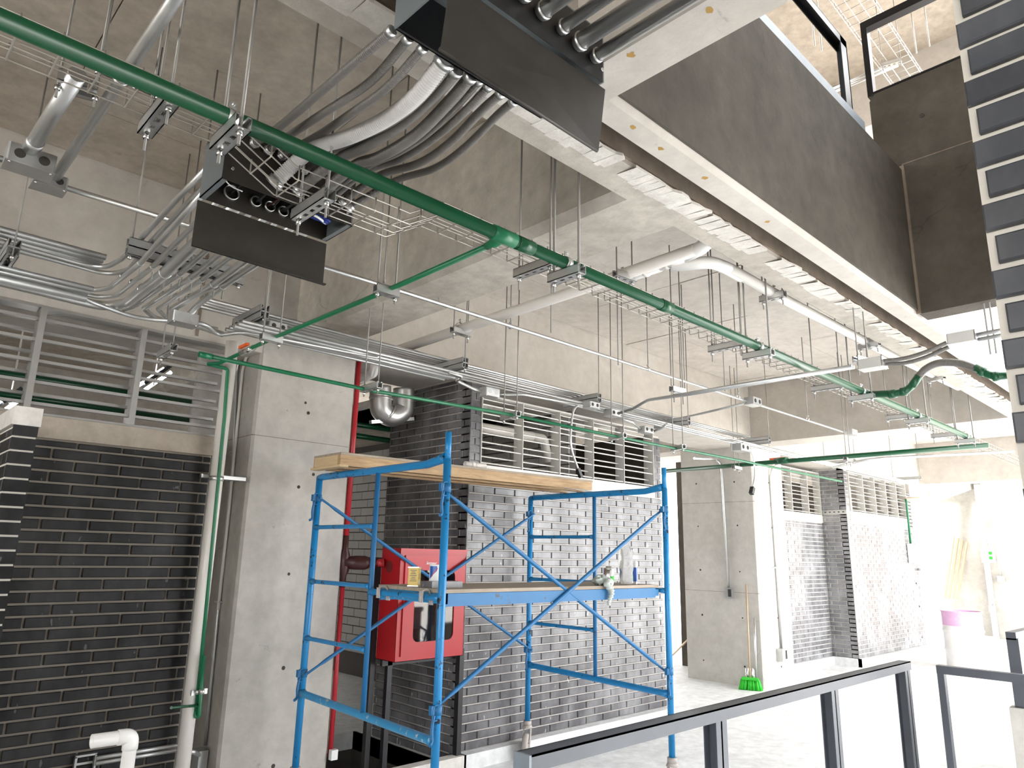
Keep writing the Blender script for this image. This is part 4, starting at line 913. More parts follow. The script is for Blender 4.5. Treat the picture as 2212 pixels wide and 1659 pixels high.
# ================================================================== SCAFFOLD
sc = thing('scaffold', 'blue rolling scaffold of two chipped end frames with crossed braces', 'scaffold', (3.5,3.85,0))
XA, XB, YF, YM, YB = 2.49, 4.60, 3.13, 3.82, 4.56
def endframe(x):
    MB().tube([(x,YF,.27),(x,YF,2.16)], .0225, 14).tube([(x,YF,2.15),(x,YF,2.315)], .0185, 14).build('front_post', 'blue', sc)
    m = MB().tube([(x,YB,.27),(x,YB,2.15)], .0225, 14); m.build('rear_post', 'blue', sc)
    MB().tube([(x,YB,2.14),(x,YB-.05,2.145),(x,YF+.18,2.145),(x,YF+.05,2.165),(x,YF+.012,2.17)], .021, 14, radii=[.0225,.024,.024,.027,.030]).build('top_bar', 'blue', sc)
    MB().tube([(x,YB,.735),(x,YB-.05,.73),(x,YF+.06,.70),(x,YF+.01,.70)], .021, 14, radii=[.030,.0225,.0225,.032]).build('bottom_bar', 'blue_dusty' if x == XA else 'blue', sc)
    MB().tube([(x,YM,.72),(x,YM,2.145)], .0155, 12).build('inner_post', 'blue_clean', sc)
    for z in (1.80,1.44,1.075):
        MB().tube([(x,YB-.01,z),(x,YB-.06,z),(x,YM+.06,z),(x,YM+.005,z)], .013, 12, radii=[.022,.014,.014,.021]).build('rung', 'blue', sc)
    MB().tube([(x,YM,1.41),(x,YM-.05,1.41),(x,YF+.06,1.41),(x,YF+.01,1.41)], .017, 12, radii=[.024,.017,.017,.024]).build('platform_bar', 'blue', sc)
    for y in (YF, YB):
        for z in (2.0, .855):
            sx = .001 if x == XA else -.001
            m = MB().ring((x,y,z), (0,0,1), .0225, .05, .004)
            m.bar((x-.03,y-.012,z),(x-.03,y+.012,z), .03, .045).cyl((x,y,z),(x,y+(.05 if y == YF else -.05),z+.0), .008, n=8)
            m.tube(spline([(x-.035,y-.02,z-.02),(x-.045,y-.02,z-.09),(x-.045,y-.025,z-.14),(x-.07,y-.04,z-.155)], 4), .009, 6)
            m.tube(spline([(x-.02,y-.03,z+.03),(x-.05,y-.035,z+.02),(x-.05,y-.03,z-.04),(x-.02,y-.028,z-.045)], 4), .0035, 6)
            m.build('brace_lock', 'blue_clean', sc)
endframe(XA); endframe(XB)
for y, s in ((YF, 1), (YB, -1)):
    o = .04*s if y == YF else -.04
    o = .035 if y == YF else -.035
    for (za, zb), e in (((2.0,.855), .010), ((.855,2.0), -.010)):
        a, b = V((XA,y+o+e,za)), V((XB,y+o+e,zb))
        MB().tube([a, a.lerp(b,.04), a.lerp(b,.06), a.lerp(b,.94), a.lerp(b,.96), b], .0125, 12, radii=[.008,.008,.0125,.0125,.008,.008]).build('diagonal_brace', 'blue_clean', sc)
    MB().cyl((3.545,y+o-.02,1.4275),(3.545,y+o+.02,1.4275), .010, n=8).build('brace_pin', 'blue_clean', sc)
def caster(x, y, ang):
    d = V((math.cos(ang), math.sin(ang), 0)); s = V((-d.y, d.x, 0))
    m = MB().cyl((x,y,.255),(x,y,.29), .034, n=14).cyl((x,y,.235),(x,y,.256), .046, .034, n=14)
    c_ = V((x,y,.1))+d*.045
    for q in (-.03, .03): m.bar(V((x,y,.24))+s*q, c_+s*q, .007, .045, d)
    m.build('caster_fork', 'cast', sc)
    m = MB(); n = 20; prof = [(-.022,.088),(-.016,.1),(.016,.1),(.022,.088),(.022,.06),(.012,.055),(.012,.03),(.026,.028),(.026,0.0)]
    vs = []
    for a, r in prof + [(-p[0], p[1]) for p in reversed(prof[4:])]:
        vs += [c_+s*a+d*(r*math.cos(2*math.pi*k/n))+V((0,0,r*math.sin(2*math.pi*k/n))) for k in range(n)]
    k_ = len(vs)//n
    m.add(vs, [(i*n+k,i*n+(k+1)%n,(i+1)*n+(k+1)%n,(i+1)*n+k) for i in range(k_-1) for k in range(n)] + [((k_-1)*n+k,(k_-1)*n+(k+1)%n,(k+1)%n,k) for k in range(n)], True)
    m.build('caster_wheel', 'cast', sc)
caster(XB, YB, math.radians(215)); caster(XA, YB, math.radians(120)); caster(XB, YF, math.radians(20)); caster(XA, YF, math.radians(190))

# platform on the middle bars
dk = thing('platform', 'plywood deck in a blue steel frame on the middle bars of the scaffold', 'platform', (3.55,3.5,1.36))
MB().box(2.53,3.17,1.432,4.545,3.80,1.452).build('plywood_board', 'ply', dk)
MB().box(2.54,3.165,1.3625,4.50,3.18,1.430).build('front_side_rail', 'blue_clean', dk)
MB().box(2.54,3.785,1.3625,4.50,3.80,1.430).build('rear_side_rail', 'blue_clean', dk)
MB().box(2.535,3.165,1.375,2.56,3.80,1.43).build('end_rail', 'blue_dusty', dk)
MB().box(4.50,3.165,1.375,4.54,3.80,1.42).build('end_rail', 'blue_clean', dk)
for x in (2.49, 4.60):
    for y in (3.28, 3.70):
        s = 1 if x < 3 else -1
        MB().tube(spline([(x+s*.045,y,1.40),(x+s*.03,y,1.438),(x,y,1.446),(x-s*.026,y,1.43),(x-s*.028,y,1.385)], 4), .006, 8).bar((x+s*.045,y-.018,1.39),(x+s*.045,y+.018,1.39), .006, .05).bar((x-s*.026,y-.016,1.41),(x-s*.026,y+.016,1.41), .006, .06).build('hook', 'cast', dk)

# formwork plank on the top bars
pk = thing('formwork_plank', 'long box-section wooden formwork plank laid across the top of the scaffold', 'plank', (3.5,4.1,2.17))
def skew(y, x): return y - (x-2.35)*.085
def slab_(xa, xb, ya, yb, za, zb, name, mat):
    vs = [(x, skew(y, x), z) for z in (za, zb) for x, y in ((xa,ya),(xb,ya),(xb,yb),(xa,yb))]
    MB().add(vs, [(0,3,2,1),(4,5,6,7),(0,1,5,4),(1,2,6,5),(2,3,7,6),(3,0,4,7)]).build(name, mat, pk)
slab_(2.36,4.65,4.07,4.42,2.252,2.268,'plywood_top','ply')
slab_(2.36,4.64,4.07,4.095,2.182,2.251,'side_board','wood')
slab_(2.36,4.64,4.395,4.42,2.182,2.251,'side_board','wood')
slab_(2.352,2.37,4.096,4.394,2.186,2.251,'end_board','wood_end')
slab_(2.345,2.60,3.99,4.40,2.170,2.183,'cross_batten','wood_end') if False else slab_(2.34,2.40,4.04,4.42,2.170,2.1845,'cross_batten','wood_end')
slab_(2.42,4.62,4.14,4.19,2.171,2.182,'under_batten','wood')
slab_(2.42,4.62,4.32,4.37,2.171,2.182,'under_batten','wood')
tag(Bx(4.555,3.84,2.1695,4.60,3.88,2.172).build('wedge', 'wood'), 'thin wooden wedge under the right plank end', 'wedge') if False else None
pt = thing('pipe_tee', 'cream plastic pipe tee lying on the wooden plank', 'pipe fitting', (3.329,3.873,2.270))
a, b = V((3.403,4.070,2.292)), V((3.591,4.053,2.292))
dd = (b-a).normalized()
n = 18; m = MB()
m.tube([a+dd*.045, b], .0215, n).tube([a+dd*.05, a+dd*.085], .0255, n).tube([(a+dd*.07),(a+dd*.07)+V((.02,.05,0))], .023, n)
vs = []; s_ = dd.cross(V((0,0,1)))
for t_, r_ in ((.05,.0235),(0,.0235),(0,.0195),(.05,.0195)):
    vs += [a+dd*t_+s_*(r_*math.cos(2*math.pi*k/n))+V((0,0,r_*math.sin(2*math.pi*k/n))) for k in range(n)]
m.add(vs, [(i*n+k,i*n+(k+1)%n,(i+1)*n+(k+1)%n,(i+1)*n+k) for i in range(3) for k in range(n)], True)
m.build('tee_body', 'pvc', pt)

# ---- things on the deck (deck top z = 1.452)
DZ = 1.452
def deck(px): return px
yt = thing('tin_can', 'yellow rectangular tin with printed label at the left end of the deck', 'tin', (2.60,3.535,1.4525))
p0 = V((2.60,3.535,1.4525)); ax = V((.75,.66,0)).normalized(); ay = V((-.66,.75,0)).normalized()
def obox(m, c, hx, hy, z0, z1):
    c = V(c); vs = [c+ax*(a*hx)+ay*(b*hy)+V((0,0,z)) for z in (z0, z1) for a, b in ((-1,-1),(1,-1),(1,1),(-1,1))]
    return m.add(vs, [(0,3,2,1),(4,5,6,7),(0,1,5,4),(1,2,6,5),(2,3,7,6),(3,0,4,7)])
obox(MB(), p0, .034, .030, .004, .108).build('tin_body', 'yellow', yt)
obox(obox(MB(), p0, .036, .032, .0005, .005), p0, .036, .032, .106, .111).build('rims', 'chrome', yt)
f = MB()
for k in range(7): obox(f, p0, .025-(k%3)*.004, .0304, .045+k*.008, .048+k*.008); 
for k in range(7): obox(f, p0, .0344, .020-(k%3)*.004, .030+k*.010, .0335+k*.010)
f.build('printed_lines', 'rail', yt)
obox(MB(), p0-ax*.012, .014, .0306, .012, .034).build('printed_panel', 'white', yt)
br = single('loose_brick', MB().box(*(2.575,3.33,1.4525,2.80,3.44,1.487)), 'brick_gray', 'charcoal brick lying on the deck under the white and blue can', 'brick')
cn = thing('tin_can', 'round white and blue can standing on the loose brick', 'can', (0,0,0))
c_ = V((2.65,3.39,1.4875)); cn.location = c_; cn['_o'] = list(c_)
MB().lathe(c_, [(0,.0),(.042,0),(.043,.003),(.041,.006),(.041,.086),(.043,.089),(.043,.092),(.038,.092),(.038,.088),(0,.088)], 28).build('can_body', 'white', cn)
def patch(c, r, a0, a1, zf0, zf1, mat, par, name, n=10):
    m = MB(); vs = []
    for k in range(n+1):
        t = k/n; a = math.radians(a0+(a1-a0)*t); d = V((math.cos(a), math.sin(a), 0))*r
        vs += [c+d+V((0,0,zf0(t))), c+d+V((0,0,zf1(t)))]
    m.add(vs, [(2*k,2*k+2,2*k+3,2*k+1) for k in range(n)], True); return m.build(name, mat, par)
patch(c_, .0413, 165, 235, lambda t: .008+.05*t, lambda t: .084, 'bluep', cn, 'blue_print')
patch(c_, .0415, 188, 240, lambda t: .02+.05*t, lambda t: .028+.05*t, 'red', cn, 'red_stripe')
for k in range(6): patch(c_, .0414, 262, 284-(k%2)*4, lambda t, k=k: .012+k*.010, lambda t, k=k: .016+k*.010, 'rail', cn, 'printed_line', 4)
rg = thing('rag', 'crumpled pale green rag hanging over the deck edge', 'rag', (3.778,3.047,1.453))
random.seed(3); m = MB(); r0 = V((3.969,3.233,1.460))
n1, n2 = 26, 18; vs = []
for i in range(n1):
    for j in range(n2):
        th = 2*math.pi*i/n1; ph = math.pi*j/(n2-1)
        rr = .055*(1+.28*math.sin(5*th+2*ph)*math.sin(3*ph+th)+.16*math.sin(11*th-4*ph)+random.uniform(-.06,.06))
        vs.append(r0+V((rr*1.35*math.cos(th)*math.sin(ph), rr*.8*math.sin(th)*math.sin(ph), max(-.008, rr*.62*math.cos(ph)+.022))))
m.add(vs, [(i*n2+j, ((i+1)%n1)*n2+j, ((i+1)%n1)*n2+j+1, i*n2+j+1) for i in range(n1) for j in range(n2-1)], True)
sp = spline([(r0.x+.03,3.19,1.475),(3.920,3.145,1.464),(3.948,3.140,1.434),(3.957,3.140,1.401),(3.940,3.143,1.362),(3.932,3.145,1.326)], 7)
m.tube(sp, .02, 12, radii=[.026*(1-.62*k/len(sp))*(1+.3*math.sin(k*1.9)) for k in range(len(sp))])
m.build('cloth', 'rag', rg)
sv = thing('tin_can', 'silver and green can with open cap behind the rag', 'can', (4.173,3.335,1.453))
c_ = V((4.387,3.506,1.453))
MB().lathe(c_, [(0,0),(.040,0),(.042,.004),(.040,.008),(.040,.098),(.042,.102),(.040,.106),(.022,.11),(.022,.122),(0,.122)], 28).build('can_body', 'chrome', sv)
patch(c_, .0405, 235, 330, lambda t: .01, lambda t: .045+.02*t, 'broom', sv, 'green_print')
patch(c_, .0405, 235, 330, lambda t: .05+.02*t, lambda t: .095, 'white', sv, 'white_print')
MB().tube([c_+V((.01,0,.12)), c_+V((.01,0,.15))], .004, 8).build('spout', 'galv_dull', sv)
bt = thing('cut_bottle', 'clear plastic bottle with its top cut off, standing on the deck', 'bottle', (4.119,3.137,1.453))
c_ = V((4.252,3.239,1.453)); m = MB(); n = 30; vs = []
prof = [(.001,.006),(.03,.003),(.046,.010),(.052,.035),(.050,.06),(.045,.085),(.050,.11),(.051,.15),(.047,.19),(.051,.215),(.050,.26)]
for i, (r_, z_) in enumerate(prof):
    for k in range(n):
        a = 2*math.pi*k/n
        w = 1 + (.10*math.cos(5*a) if z_ < .03 else .05*math.sin(3*a+z_*40)+.03*math.sin(7*a-z_*25))
        zz = z_ + (.022*math.sin(2*a+1)+.012*math.sin(5*a) if i == len(prof)-1 else 0)
        vs.append(c_+V((r_*w*math.cos(a), r_*w*math.sin(a), zz)))
m.add(vs, [(i*n+k,i*n+(k+1)%n,(i+1)*n+(k+1)%n,(i+1)*n+k) for i in range(len(prof)-1) for k in range(n)], True).build('bottle_wall', 'bottle', bt)
pg = thing('paper_pack', 'slim white and blue pack standing behind the cut bottle', 'pack', (4.395,3.29,1.4525))
c_ = V((4.395,3.29,1.4525)); ax = V((.9,.43,0)).normalized(); ay = V((-.43,.9,0)).normalized()
obox(MB(), c_, .02, .03, .0005, .165).build('pack_body', 'white', pg)
obox(MB(), c_, .0205, .0305, .02, .12).build('blue_print', 'bluep', pg)

# ================================================================== FIRE HOSE CABINET
fc = thing('fire_hose_cabinet', 'red fire hose cabinet with glazed door on black posts beside the brick block', 'cabinet', (3.5,4.6,.87))
CX0, CX1, CY0, CY1, CZ0, CZ1 = 3.205, 3.857, 4.55, 4.79, .862, 1.668
MB().box(CX0,CY0,CZ0,CX0+.004,CY1,CZ1-.001).box(CX1-.004,CY0,CZ0,CX1,CY1,CZ1-.001).box(CX0,CY0,CZ0,CX1,CY1,CZ0+.004).build('cabinet_body', 'red', fc)
MB().box(CX0-.002,CY0-.012,CZ1-.004,CX1+.004,CY1,CZ1+.006).box(CX0,CY0-.008,CZ1-.03,CX1,CY0-.004,CZ1).build('top_lip', 'red', fc)
MB().box(CX0+.004,CY1-.004,CZ0+.004,CX1-.004,CY1,CZ1-.004).build('rear_panel', 'red_in', fc)
MB().box(CX0+.07,CY1-.03,CZ0+.20,CX0+.40,CY1-.02,CZ1-.10).build('pane_reflection', 'reflection_rose', fc)  # added plate painting the pane's pinkish reflection on its left part
MB().cyl((CX0-.0015,4.685,1.535),(CX0+.001,4.685,1.535), .045, n=24).build('side_knockout', 'red_in', fc)
# door: frame with rounded window, glass, lock, lettering
dx0, dx1, dz0, dz1 = CX0+.045, CX1-.02, CZ0+.035, CZ1-.045
wx0, wx1, wz0, wz1 = dx0+.10, dx1-.10, dz0+.095, dz1-.11
def rrect(x0, x1, z0, z1, r, y, n=6):
    out = []
    for cx, cz, a0 in ((x1-r,z1-r,0),(x0+r,z1-r,90),(x0+r,z0+r,180),(x1-r,z0+r,270)):
        for k in range(n+1):
            a = math.radians(a0+90*k/n); out.append(V((cx+r*math.cos(a), y, cz+r*math.sin(a))))
    return out
A = rrect(dx0,dx1,dz0,dz1,.004,CY0-.012); B_ = rrect(wx0,wx1,wz0,wz1,.05,CY0-.012); n = len(A)
A2 = [p+V((0,.012,0)) for p in A]; B2 = [p+V((0,.014,0)) for p in B_]
m = MB().add(A+B_+A2+B2, [(k,(k+1)%n,n+(k+1)%n,n+k) for k in range(n)] + [(n+k,n+(k+1)%n,3*n+(k+1)%n,3*n+k) for k in range(n)] + [(k,(k+1)%n,2*n+(k+1)%n,2*n+k) for k in range(n)])
door = m.build('door', 'red', fc)
fr = [V((CX0,CY0,CZ0)),V((CX1,CY0,CZ0)),V((CX1,CY0,CZ1)),V((CX0,CY0,CZ1))]; fi = [V((dx0+.01,CY0,dz0+.01)),V((dx1-.01,CY0,dz0+.01)),V((dx1-.01,CY0,dz1-.01)),V((dx0+.01,CY0,dz1-.01))]
MB().add(fr+fi, [(k,(k+1)%4,4+(k+1)%4,4+k) for k in range(4)]).build('door_surround', 'red', fc)
MB().box(wx0-.01,CY0-.004,wz0-.01,wx1+.01,CY0-.001,wz1+.01).build('pane', 'glass', door)
MB().cyl((dx0+.045,CY0-.022,1.29),(dx0+.045,CY0-.012,1.29), .011, n=14).build('lock', 'yellow', door)
txt = bpy.data.curves.new('lettering', 'FONT'); txt.body = 'Sonpeur'; txt.size = .030; txt.extrude = .0004; txt.shear = .25; txt.align_x = 'CENTER'
tob = bpy.data.objects.new('lettering', txt); COL.objects.link(tob); bpy.context.view_layer.update()
tm = bpy.data.meshes.new_from_object(tob); bpy.data.objects.remove(tob); bpy.data.curves.remove(txt)
tm.materials.clear(); tm.materials.append(M['white'])
to = bpy.data.objects.new('lettering', tm); COL.objects.link(to); to.parent = door; to.rotation_euler = (math.pi/2, 0, 0)
to.location = V(((dx0+dx1)/2-.05, CY0-.0135, wz1+.045)) - V(door['_o'])
# black frame carrying the cabinet
bf = thing('cabinet_stand', 'black steel frame carrying the red cabinet over the shaft', 'stand', (3.2,4.75,-.4))
MB().box(3.165,4.795,-1.2,3.205,4.84,1.60).build('post', 'black', bf)
MB().box(3.255,4.70,-1.2,3.295,4.74,.861).build('post', 'rail_black', bf)
MB().box(3.895,4.632,.115,3.94,4.68,.90).build('post', 'black', bf)
MB().box(3.205,4.70,.82,3.90,4.735,.861).build('cross_bar', 'black', bf)

# ================================================================== RAILINGS
r1 = thing('railing', 'dark steel railing in front of the hall floor, lower right', 'railing', (3.6,1.85,0))
RT, RH = 1.003, .062
MB().box(1.835,1.80,RT-RH+.01,5.47,1.806,RT).box(1.835,1.865,RT-RH+.01,5.47,1.871,RT).box(1.835,1.80,RT-.006,5.47,1.871,RT).build('top_rail', 'rail', r1)
MB().box(1.825,1.798,RT-.16,1.836,1.873,RT+.001).build('end_plate', 'rail_end', r1)
for x in ((3.037,1.830,0.980)[0], (4.241,1.830,0.974)[0], 5.40):
    MB().box(x-.006,1.803,-.3,x+.006,1.868,RT-.006).box(x-.045,1.862,-.3,x+.045,1.868,RT-.006).box(x-.045,1.803,-.3,x+.045,1.809,RT-.006).build('post', 'rail', r1)
MB().box(1.84,1.803,-.3,1.852,1.868,RT-.01).box(1.84,1.862,-.3,1.9,1.868,RT-.01).build('post', 'rail', r1)
r2 = thing('railing', 'dark railing crossing behind, at the right edge of the picture', 'railing', (5.5,1.2,0))
MB().box(5.44,-1.5,.95,5.50,1.64,1.0).build('top_rail', 'rail', r2)
MB().box(5.445,1.60,-.3,5.495,1.64,.96).build('post', 'rail', r2)
MB().box(5.445,.2,-.3,5.495,.26,.96).build('post', 'rail', r2)
r3 = thing('railing', 'high dark railing corner on a concrete kerb at the right edge', 'railing', (6.05,1.34,.7))
MB().box(6.03,1.30,1.15,8.6,1.36,1.2).build('top_rail', 'rail', r3)
MB().box(6.03,1.29,.70,6.09,1.36,1.16).build('post', 'rail', r3)
MB().box(7.4,1.29,.70,7.46,1.36,1.16).build('post', 'rail', r3)
struct('wall_ramp', MB().prism([(6.0,1.25,0),(8.8,1.25,0),(8.8,1.25,.9),(6.0,1.25,.715)], (0,.14,0)), 'column')

# upper floor railings
u1 = thing('railing', 'black railing on the upper floor edge, left section', 'railing', (4.2,1.45,4.33))
MB().box(1.5,1.42,4.90,4.30,1.426,4.955).box(1.5,1.474,4.90,4.30,1.48,4.955).box(1.5,1.42,4.95,4.30,1.48,4.957).build('top_rail', 'rail_black', u1)
MB().box(4.20,1.42,4.30,4.30,1.428,4.95).box(4.285,1.42,4.30,4.30,1.48,4.95).build('post', 'rail', u1)
MB().box(2.98,1.42,4.30,3.10,1.43,4.95).build('post', 'rail', u1)
u2 = thing('railing', 'black railing above the concrete parapet of the upper floor', 'railing', (5.0,1.3,4.93))
MB().box(4.96,-1.2,5.50,5.03,1.53,5.56).build('top_rail', 'rail_black', u2)
MB().box(4.96,1.49,4.93,5.03,1.53,5.50).build('post', 'rail_black', u2)
MB().box(4.945,-1.2,4.93,5.04,1.50,4.945).build('base_rail', 'rail_black', u2)
ut = thing('cable_tray', 'bright wire mesh tray under the upper floor ceiling', 'cable tray', (7,2.0,6.9))
ua, ub_ = V((6.283,1.994,6.900)), V((7.973,2.026,6.900)); dv = (ub_-ua); ua = ua-dv*.5; ub_ = ub_+dv*.12; dv = (ub_-ua); L_ = dv.length; dv.normalize(); sd = V((dv.y,-dv.x,0)).normalized()
for o_, h_ in ((-.15,0),(-.05,0),(.05,0),(.15,0),(-.15,.06),(.15,.06)): MB().tube([ua+sd*o_+V((0,0,h_)), ub_+sd*o_+V((0,0,h_))], .0045, 6).build('long_wire', 'wire', ut)
for k in range(int(L_/.12)):
    p = ua+dv*(k*.12); MB().tube([p-sd*.15+V((0,0,.06)), p-sd*.15, p+sd*.15, p+sd*.15+V((0,0,.06))], .004, 6).build('cross_wire', 'wire', ut)
strut('bright channel under the upper floor tray', (7.436,2.122,6.850), (7.490,1.940,6.850), rods=(.05,.95), ztop=8.28, w=.06)
pipe('upper_conduit', 'pair of bright conduits crossing the upper floor ceiling, lower', 'conduit', [(7.555,2.687,6.900),(7.582,2.003,6.900)], .02, 'galv', 0)
pipe('upper_conduit', 'pair of bright conduits crossing the upper floor ceiling, upper', 'conduit', [(7.560,2.685,6.950),(7.590,2.001,6.950)], .02, 'galv', 0)
for k, (px, q) in enumerate((( (6.289,2.370,6.600), 0),((6.402,2.350,6.600), 0),((7.953,1.904,7.200),0),((7.932,1.766,7.200),0))):
    single('threaded_rod', MB().tube([px,(px[0],px[1],8.3)], .008, 6), 'wire', 'thin rod under the upper floor ceiling, ' + ('first', 'second', 'third', 'fourth')[k] + ' from the left', 'rod')

# ================================================================== SECOND COLUMN AND FAR END
pipe('wall_conduit', 'thin conduit with a bend running down the shaded side of the second column', 'conduit', [(6.863,4.266,2.720),(9.240,5.399,3.050),(9.240,5.306,2.989),(9.240,5.301,2.657),(9.240,5.284,1.243)], .0155, 'galv', .2)
ob = thing('outlet_box', 'grey outlet box on the shaded side of the second column', 'junction box', (9.250,5.287,1.151))
c_ = V((9.250,5.285,1.200)); MB().box(c_.x-.03,c_.y-.06,c_.z-.08,c_.x+.02,c_.y+.06,c_.z+.06).build('box_body', 'galv_dull', ob); MB().box(c_.x-.033,c_.y-.045,c_.z-.06,c_.x-.029,c_.y+.0,c_.z+.04).build('opening', 'hole', ob)
pipe('wall_conduit', 'thin conduit on the bright face of the second column', 'conduit', [(10.882,4.800,3.153),(10.097,4.800,3.051),(9.766,4.800,2.937),(9.752,4.830,2.805),(9.769,4.830,0.450)], .014, 'galv', .2)
for k, (px, py) in enumerate(((1672,1094),(1677,1226))):
    p = V((9.807,4.830,2.388)) if k == 0 else V((9.760,4.830,1.542))
    tag(MB().box(p.x-.09,p.y-.018,p.z-.008,p.x+.09,p.y+.02,p.z+.008).build('pipe_strap', 'galv_dull'), 'steel strap on the bright face conduit, ' + ('upper' if k == 0 else 'lower'), 'strap')
ob = thing('outlet_box', 'grey outlet box with loose wire low on the bright face of the second column', 'junction box', (9.705,4.800,0.340))
c_ = V((9.715,4.800,0.410)); MB().box(c_.x-.07,c_.y-.04,c_.z-.09,c_.x+.07,c_.y+.05,c_.z+.07).build('box_body', 'galv_dull', ob); MB().box(c_.x+.01,c_.y-.043,c_.z-.06,c_.x+.055,c_.y-.039,c_.z+.05).build('opening', 'hole', ob)
MB().tube(spline([c_+V((.03,-.04,.06)),c_+V((.10,-.05,.12)),c_+V((.17,-.05,.05)),c_+V((.16,-.05,-.05)),c_+V((.06,-.045,-.06))], 6), .004, 6).build('loose_wire', 'wire', ob)

bm = thing('broom', 'broom with bright green bristles leaning on the second column', 'broom', (9.129,4.957,0.000))
bb = V((9.139,4.950,0.000)); du_ = V((.02,-.99,0)).normalized()
ba, be = V((9.086,5.071,0.000)), V((9.197,4.826,0.000)); dv = (be-ba).normalized()
m = MB(); random.seed(11)
for k in range(150):
    t = random.random(); w = random.uniform(-.03,.03)
    p = ba.lerp(be, t)+V((-.06,0,0))*1+V((w,0,0)); q = ba.lerp(be, .5+(t-.5)*.80)+V((-.06+w*.5,0,.135))
    m.tube([p+V((0,0,.004)), q], .006, 4, radii=[.009,.006])
br_ = m.build('bristles', 'broom', bm, 'stuff')
hc = ba.lerp(be,.5)+V((-.06,0,.14)); MB().bar(ba.lerp(be,.12)+V((-.06,0,.14)), ba.lerp(be,.88)+V((-.06,0,.14)), .06, .03).build('broom_head', 'broom', bm)
MB().tube([hc, V((9.220,5.006,1.317))], .012, 10).build('handle', 'stick', bm)
pipe('mop_stick', 'pale metal mop stick beside the broom', 'stick', [(9.200,4.923,0.110),(9.240,4.922,0.892)], .0125, 'galv', 0)
sb = thing('pipe_stub', 'short twin steel pipe stubs standing at the column foot left of the broom', 'pipe', (9.354,5.204,0.000))
for k in (0, 1):
    p = V((9.16, 5.02-k*.065, 0)); MB().tube([p, p+V((0,0,.24)), p+V((0,0,.27))], .028, 12, radii=[.028,.028,.012]).ring(p+V((0,0,.17)), (0,0,1), .028, .02, .004).build('stub', 'chrome', sb)
pipe('leaning_stick', 'thin grey stick leaning behind the scaffold beside the second column', 'stick', [(10.975,7.407,0.020),(9.5,6.05,.55)], .015, 'stick', 0)

cp = thing('control_panel', 'white control panel on the third column fed by a thin green pipe', 'panel', (15.337,4.800,1.653))
a, b = V((15.188,4.800,1.997)), V((15.542,4.800,1.637)); MB().box(a.x,4.76,b.z,b.x+.12,4.85,a.z).build('panel_body', 'white', cp)
for k in range(2): MB().box(b.x+.12,4.80,a.z-.18-k*.32,b.x+.42,4.83,a.z-.13-k*.32).build('side_arm', 'galv', cp)
MB().tube([(15.286,4.820,2.858),(15.319,4.820,2.797),(15.306,4.820,2.008)], .02, 8).build('feed_pipe', 'green_light', cp)
MB().tube([(15.286,4.820,2.858),(16.090,4.820,2.930)], .02, 8).build('feed_pipe', 'stick', cp)

dm = thing('drum', 'steel drum splashed white with a pink upper band at the bright end of the hall', 'drum', (0,0,0))
c_ = V((14.901,3.965,0.000)); c_ = V(((c_.x), (c_.y), 0)); 
c_ = V((13.9,3.72,0)); dm.location = c_; dm['_o'] = list(c_)
MB().lathe(c_, [(0,0),(.29,0),(.30,.012),(.288,.02),(.288,.27),(.302,.285),(.302,.30),(.288,.315),(.288,.56),(.302,.575),(.302,.59),(.288,.605),(.288,.66)], 36).build('drum_body', 'drumwhite', dm)
MB().lathe(c_, [(.288,.66),(.288,.868),(.300,.875),(.300,.89),(.284,.89),(.284,.87),(0,.86)], 36).build('pink_band', 'pink', dm)
for k in range(4):
    a = V((19.800,5.608,0.838)); b = V((20.350,5.410,2.310))
    pa, pb = a+V((0,-.09*k,0)), b+V((0,-.09*k,-.05*k))
    t = tag(MB().bar(pa, pb, .05, .03).build('wooden_board', 'stick'), 'long pale wooden board leaning in the far recess, ' + ('first', 'second', 'third', 'fourth')[k] + ' of four', 'board')
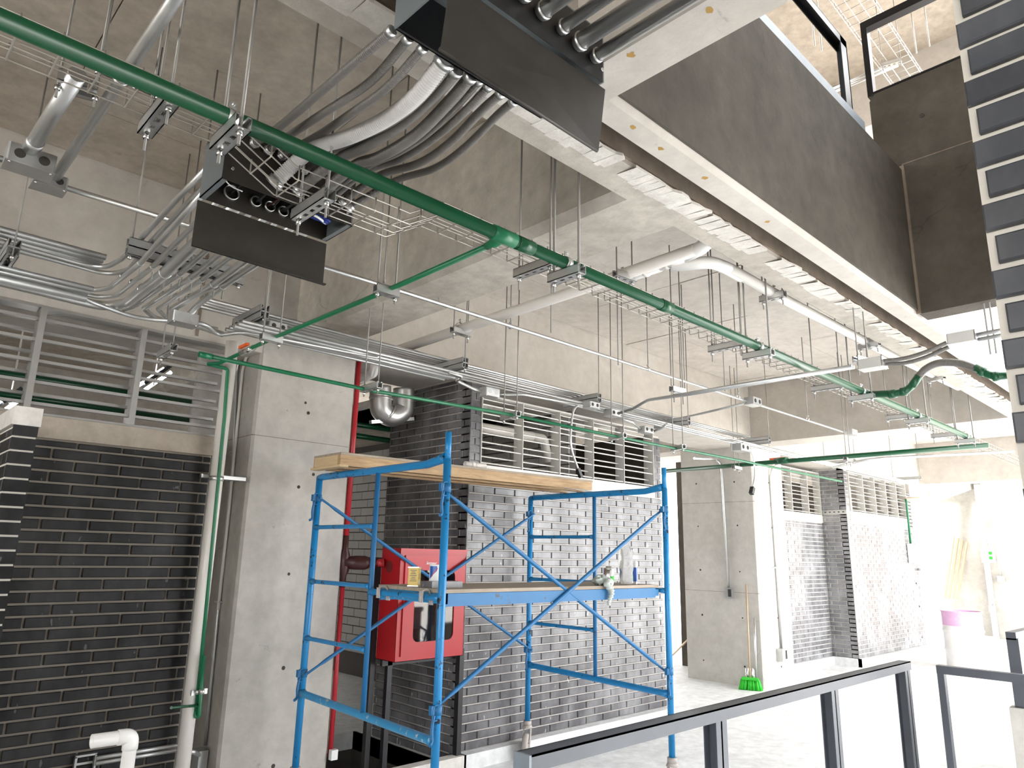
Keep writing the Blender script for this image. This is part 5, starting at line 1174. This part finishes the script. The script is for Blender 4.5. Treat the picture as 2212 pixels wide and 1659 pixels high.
pipe('downpipe', 'white downpipe at the edge of the end wall', 'pipe', [(19.85,4.66,0),(19.85,4.66,3.5)], .06, 'pvc_white', 0)
for k, (pts_, wd) in enumerate((([(19.800,3.771,2.940),(19.800,4.596,2.912),(19.800,4.639,2.783),(19.800,4.648,0.689)], 'left'), ([(19.800,3.782,2.857),(19.800,4.344,2.830),(19.800,4.394,2.713),(19.800,4.407,1.355)], 'right'))):
    pipe('wall_conduit', 'thin conduit bending down the sunlit end column, ' + wd, 'conduit', pts_, .02, 'galv', .25)
    p = V(pts_[-1]); ob = thing('outlet_box', 'small outlet box at the end of the ' + wd + ' sunlit conduit', 'junction box', p)
    MB().box(p.x-.03,p.y-.07,p.z-.10,p.x+.04,p.y+.07,p.z+.04).build('box_body', 'galv_dull', ob)
sg = thing('wall_sign', 'small white safety sign with two green bars on the sunlit end column', 'sign', (19.850,4.617,1.848))
p = V((19.860,4.620,1.848)); MB().box(p.x,p.y-.14,p.z-.16,p.x+.01,p.y+.14,p.z+.16).build('board', 'white', sg)
for k in (-1, 1): MB().box(p.x-.004,p.y-.09,p.z+k*.055-.035,p.x,p.y+.09,p.z+k*.055+.035).build('green_bar', 'broom', sg)

# rods of hangers whose channels hide behind other things
for k, (p, z0) in enumerate((((1.080,3.394,3.000),3.0),((1.392,3.801,3.000),3.02),((2.604,3.428,3.300),3.2),((3.215,3.024,3.000),3.05),((5.253,3.334,3.000),3.05),((3.992,3.083,3.100),3.0),((5.241,2.943,3.100),3.0),((4.464,2.357,3.300),3.0),((4.078,2.348,3.300),3.0))):
    single('threaded_rod', MB().tube([(p[0],p[1],z0),(p[0],p[1],ZS-.012)], .0045, 8), 'rod', 'bare threaded rod hanging from the slab, ' + ('behind the left conduit fan', 'behind the hook bends', 'behind the cross beam', 'over the louvre', 'right of the louvre', 'in mid bay behind the thin conduit', 'before the far beam', 'right of the green pipe', 'between green pipe and drain')[k], 'rod')

for o in bpy.data.objects:
    if '_o' in o: del o['_o']
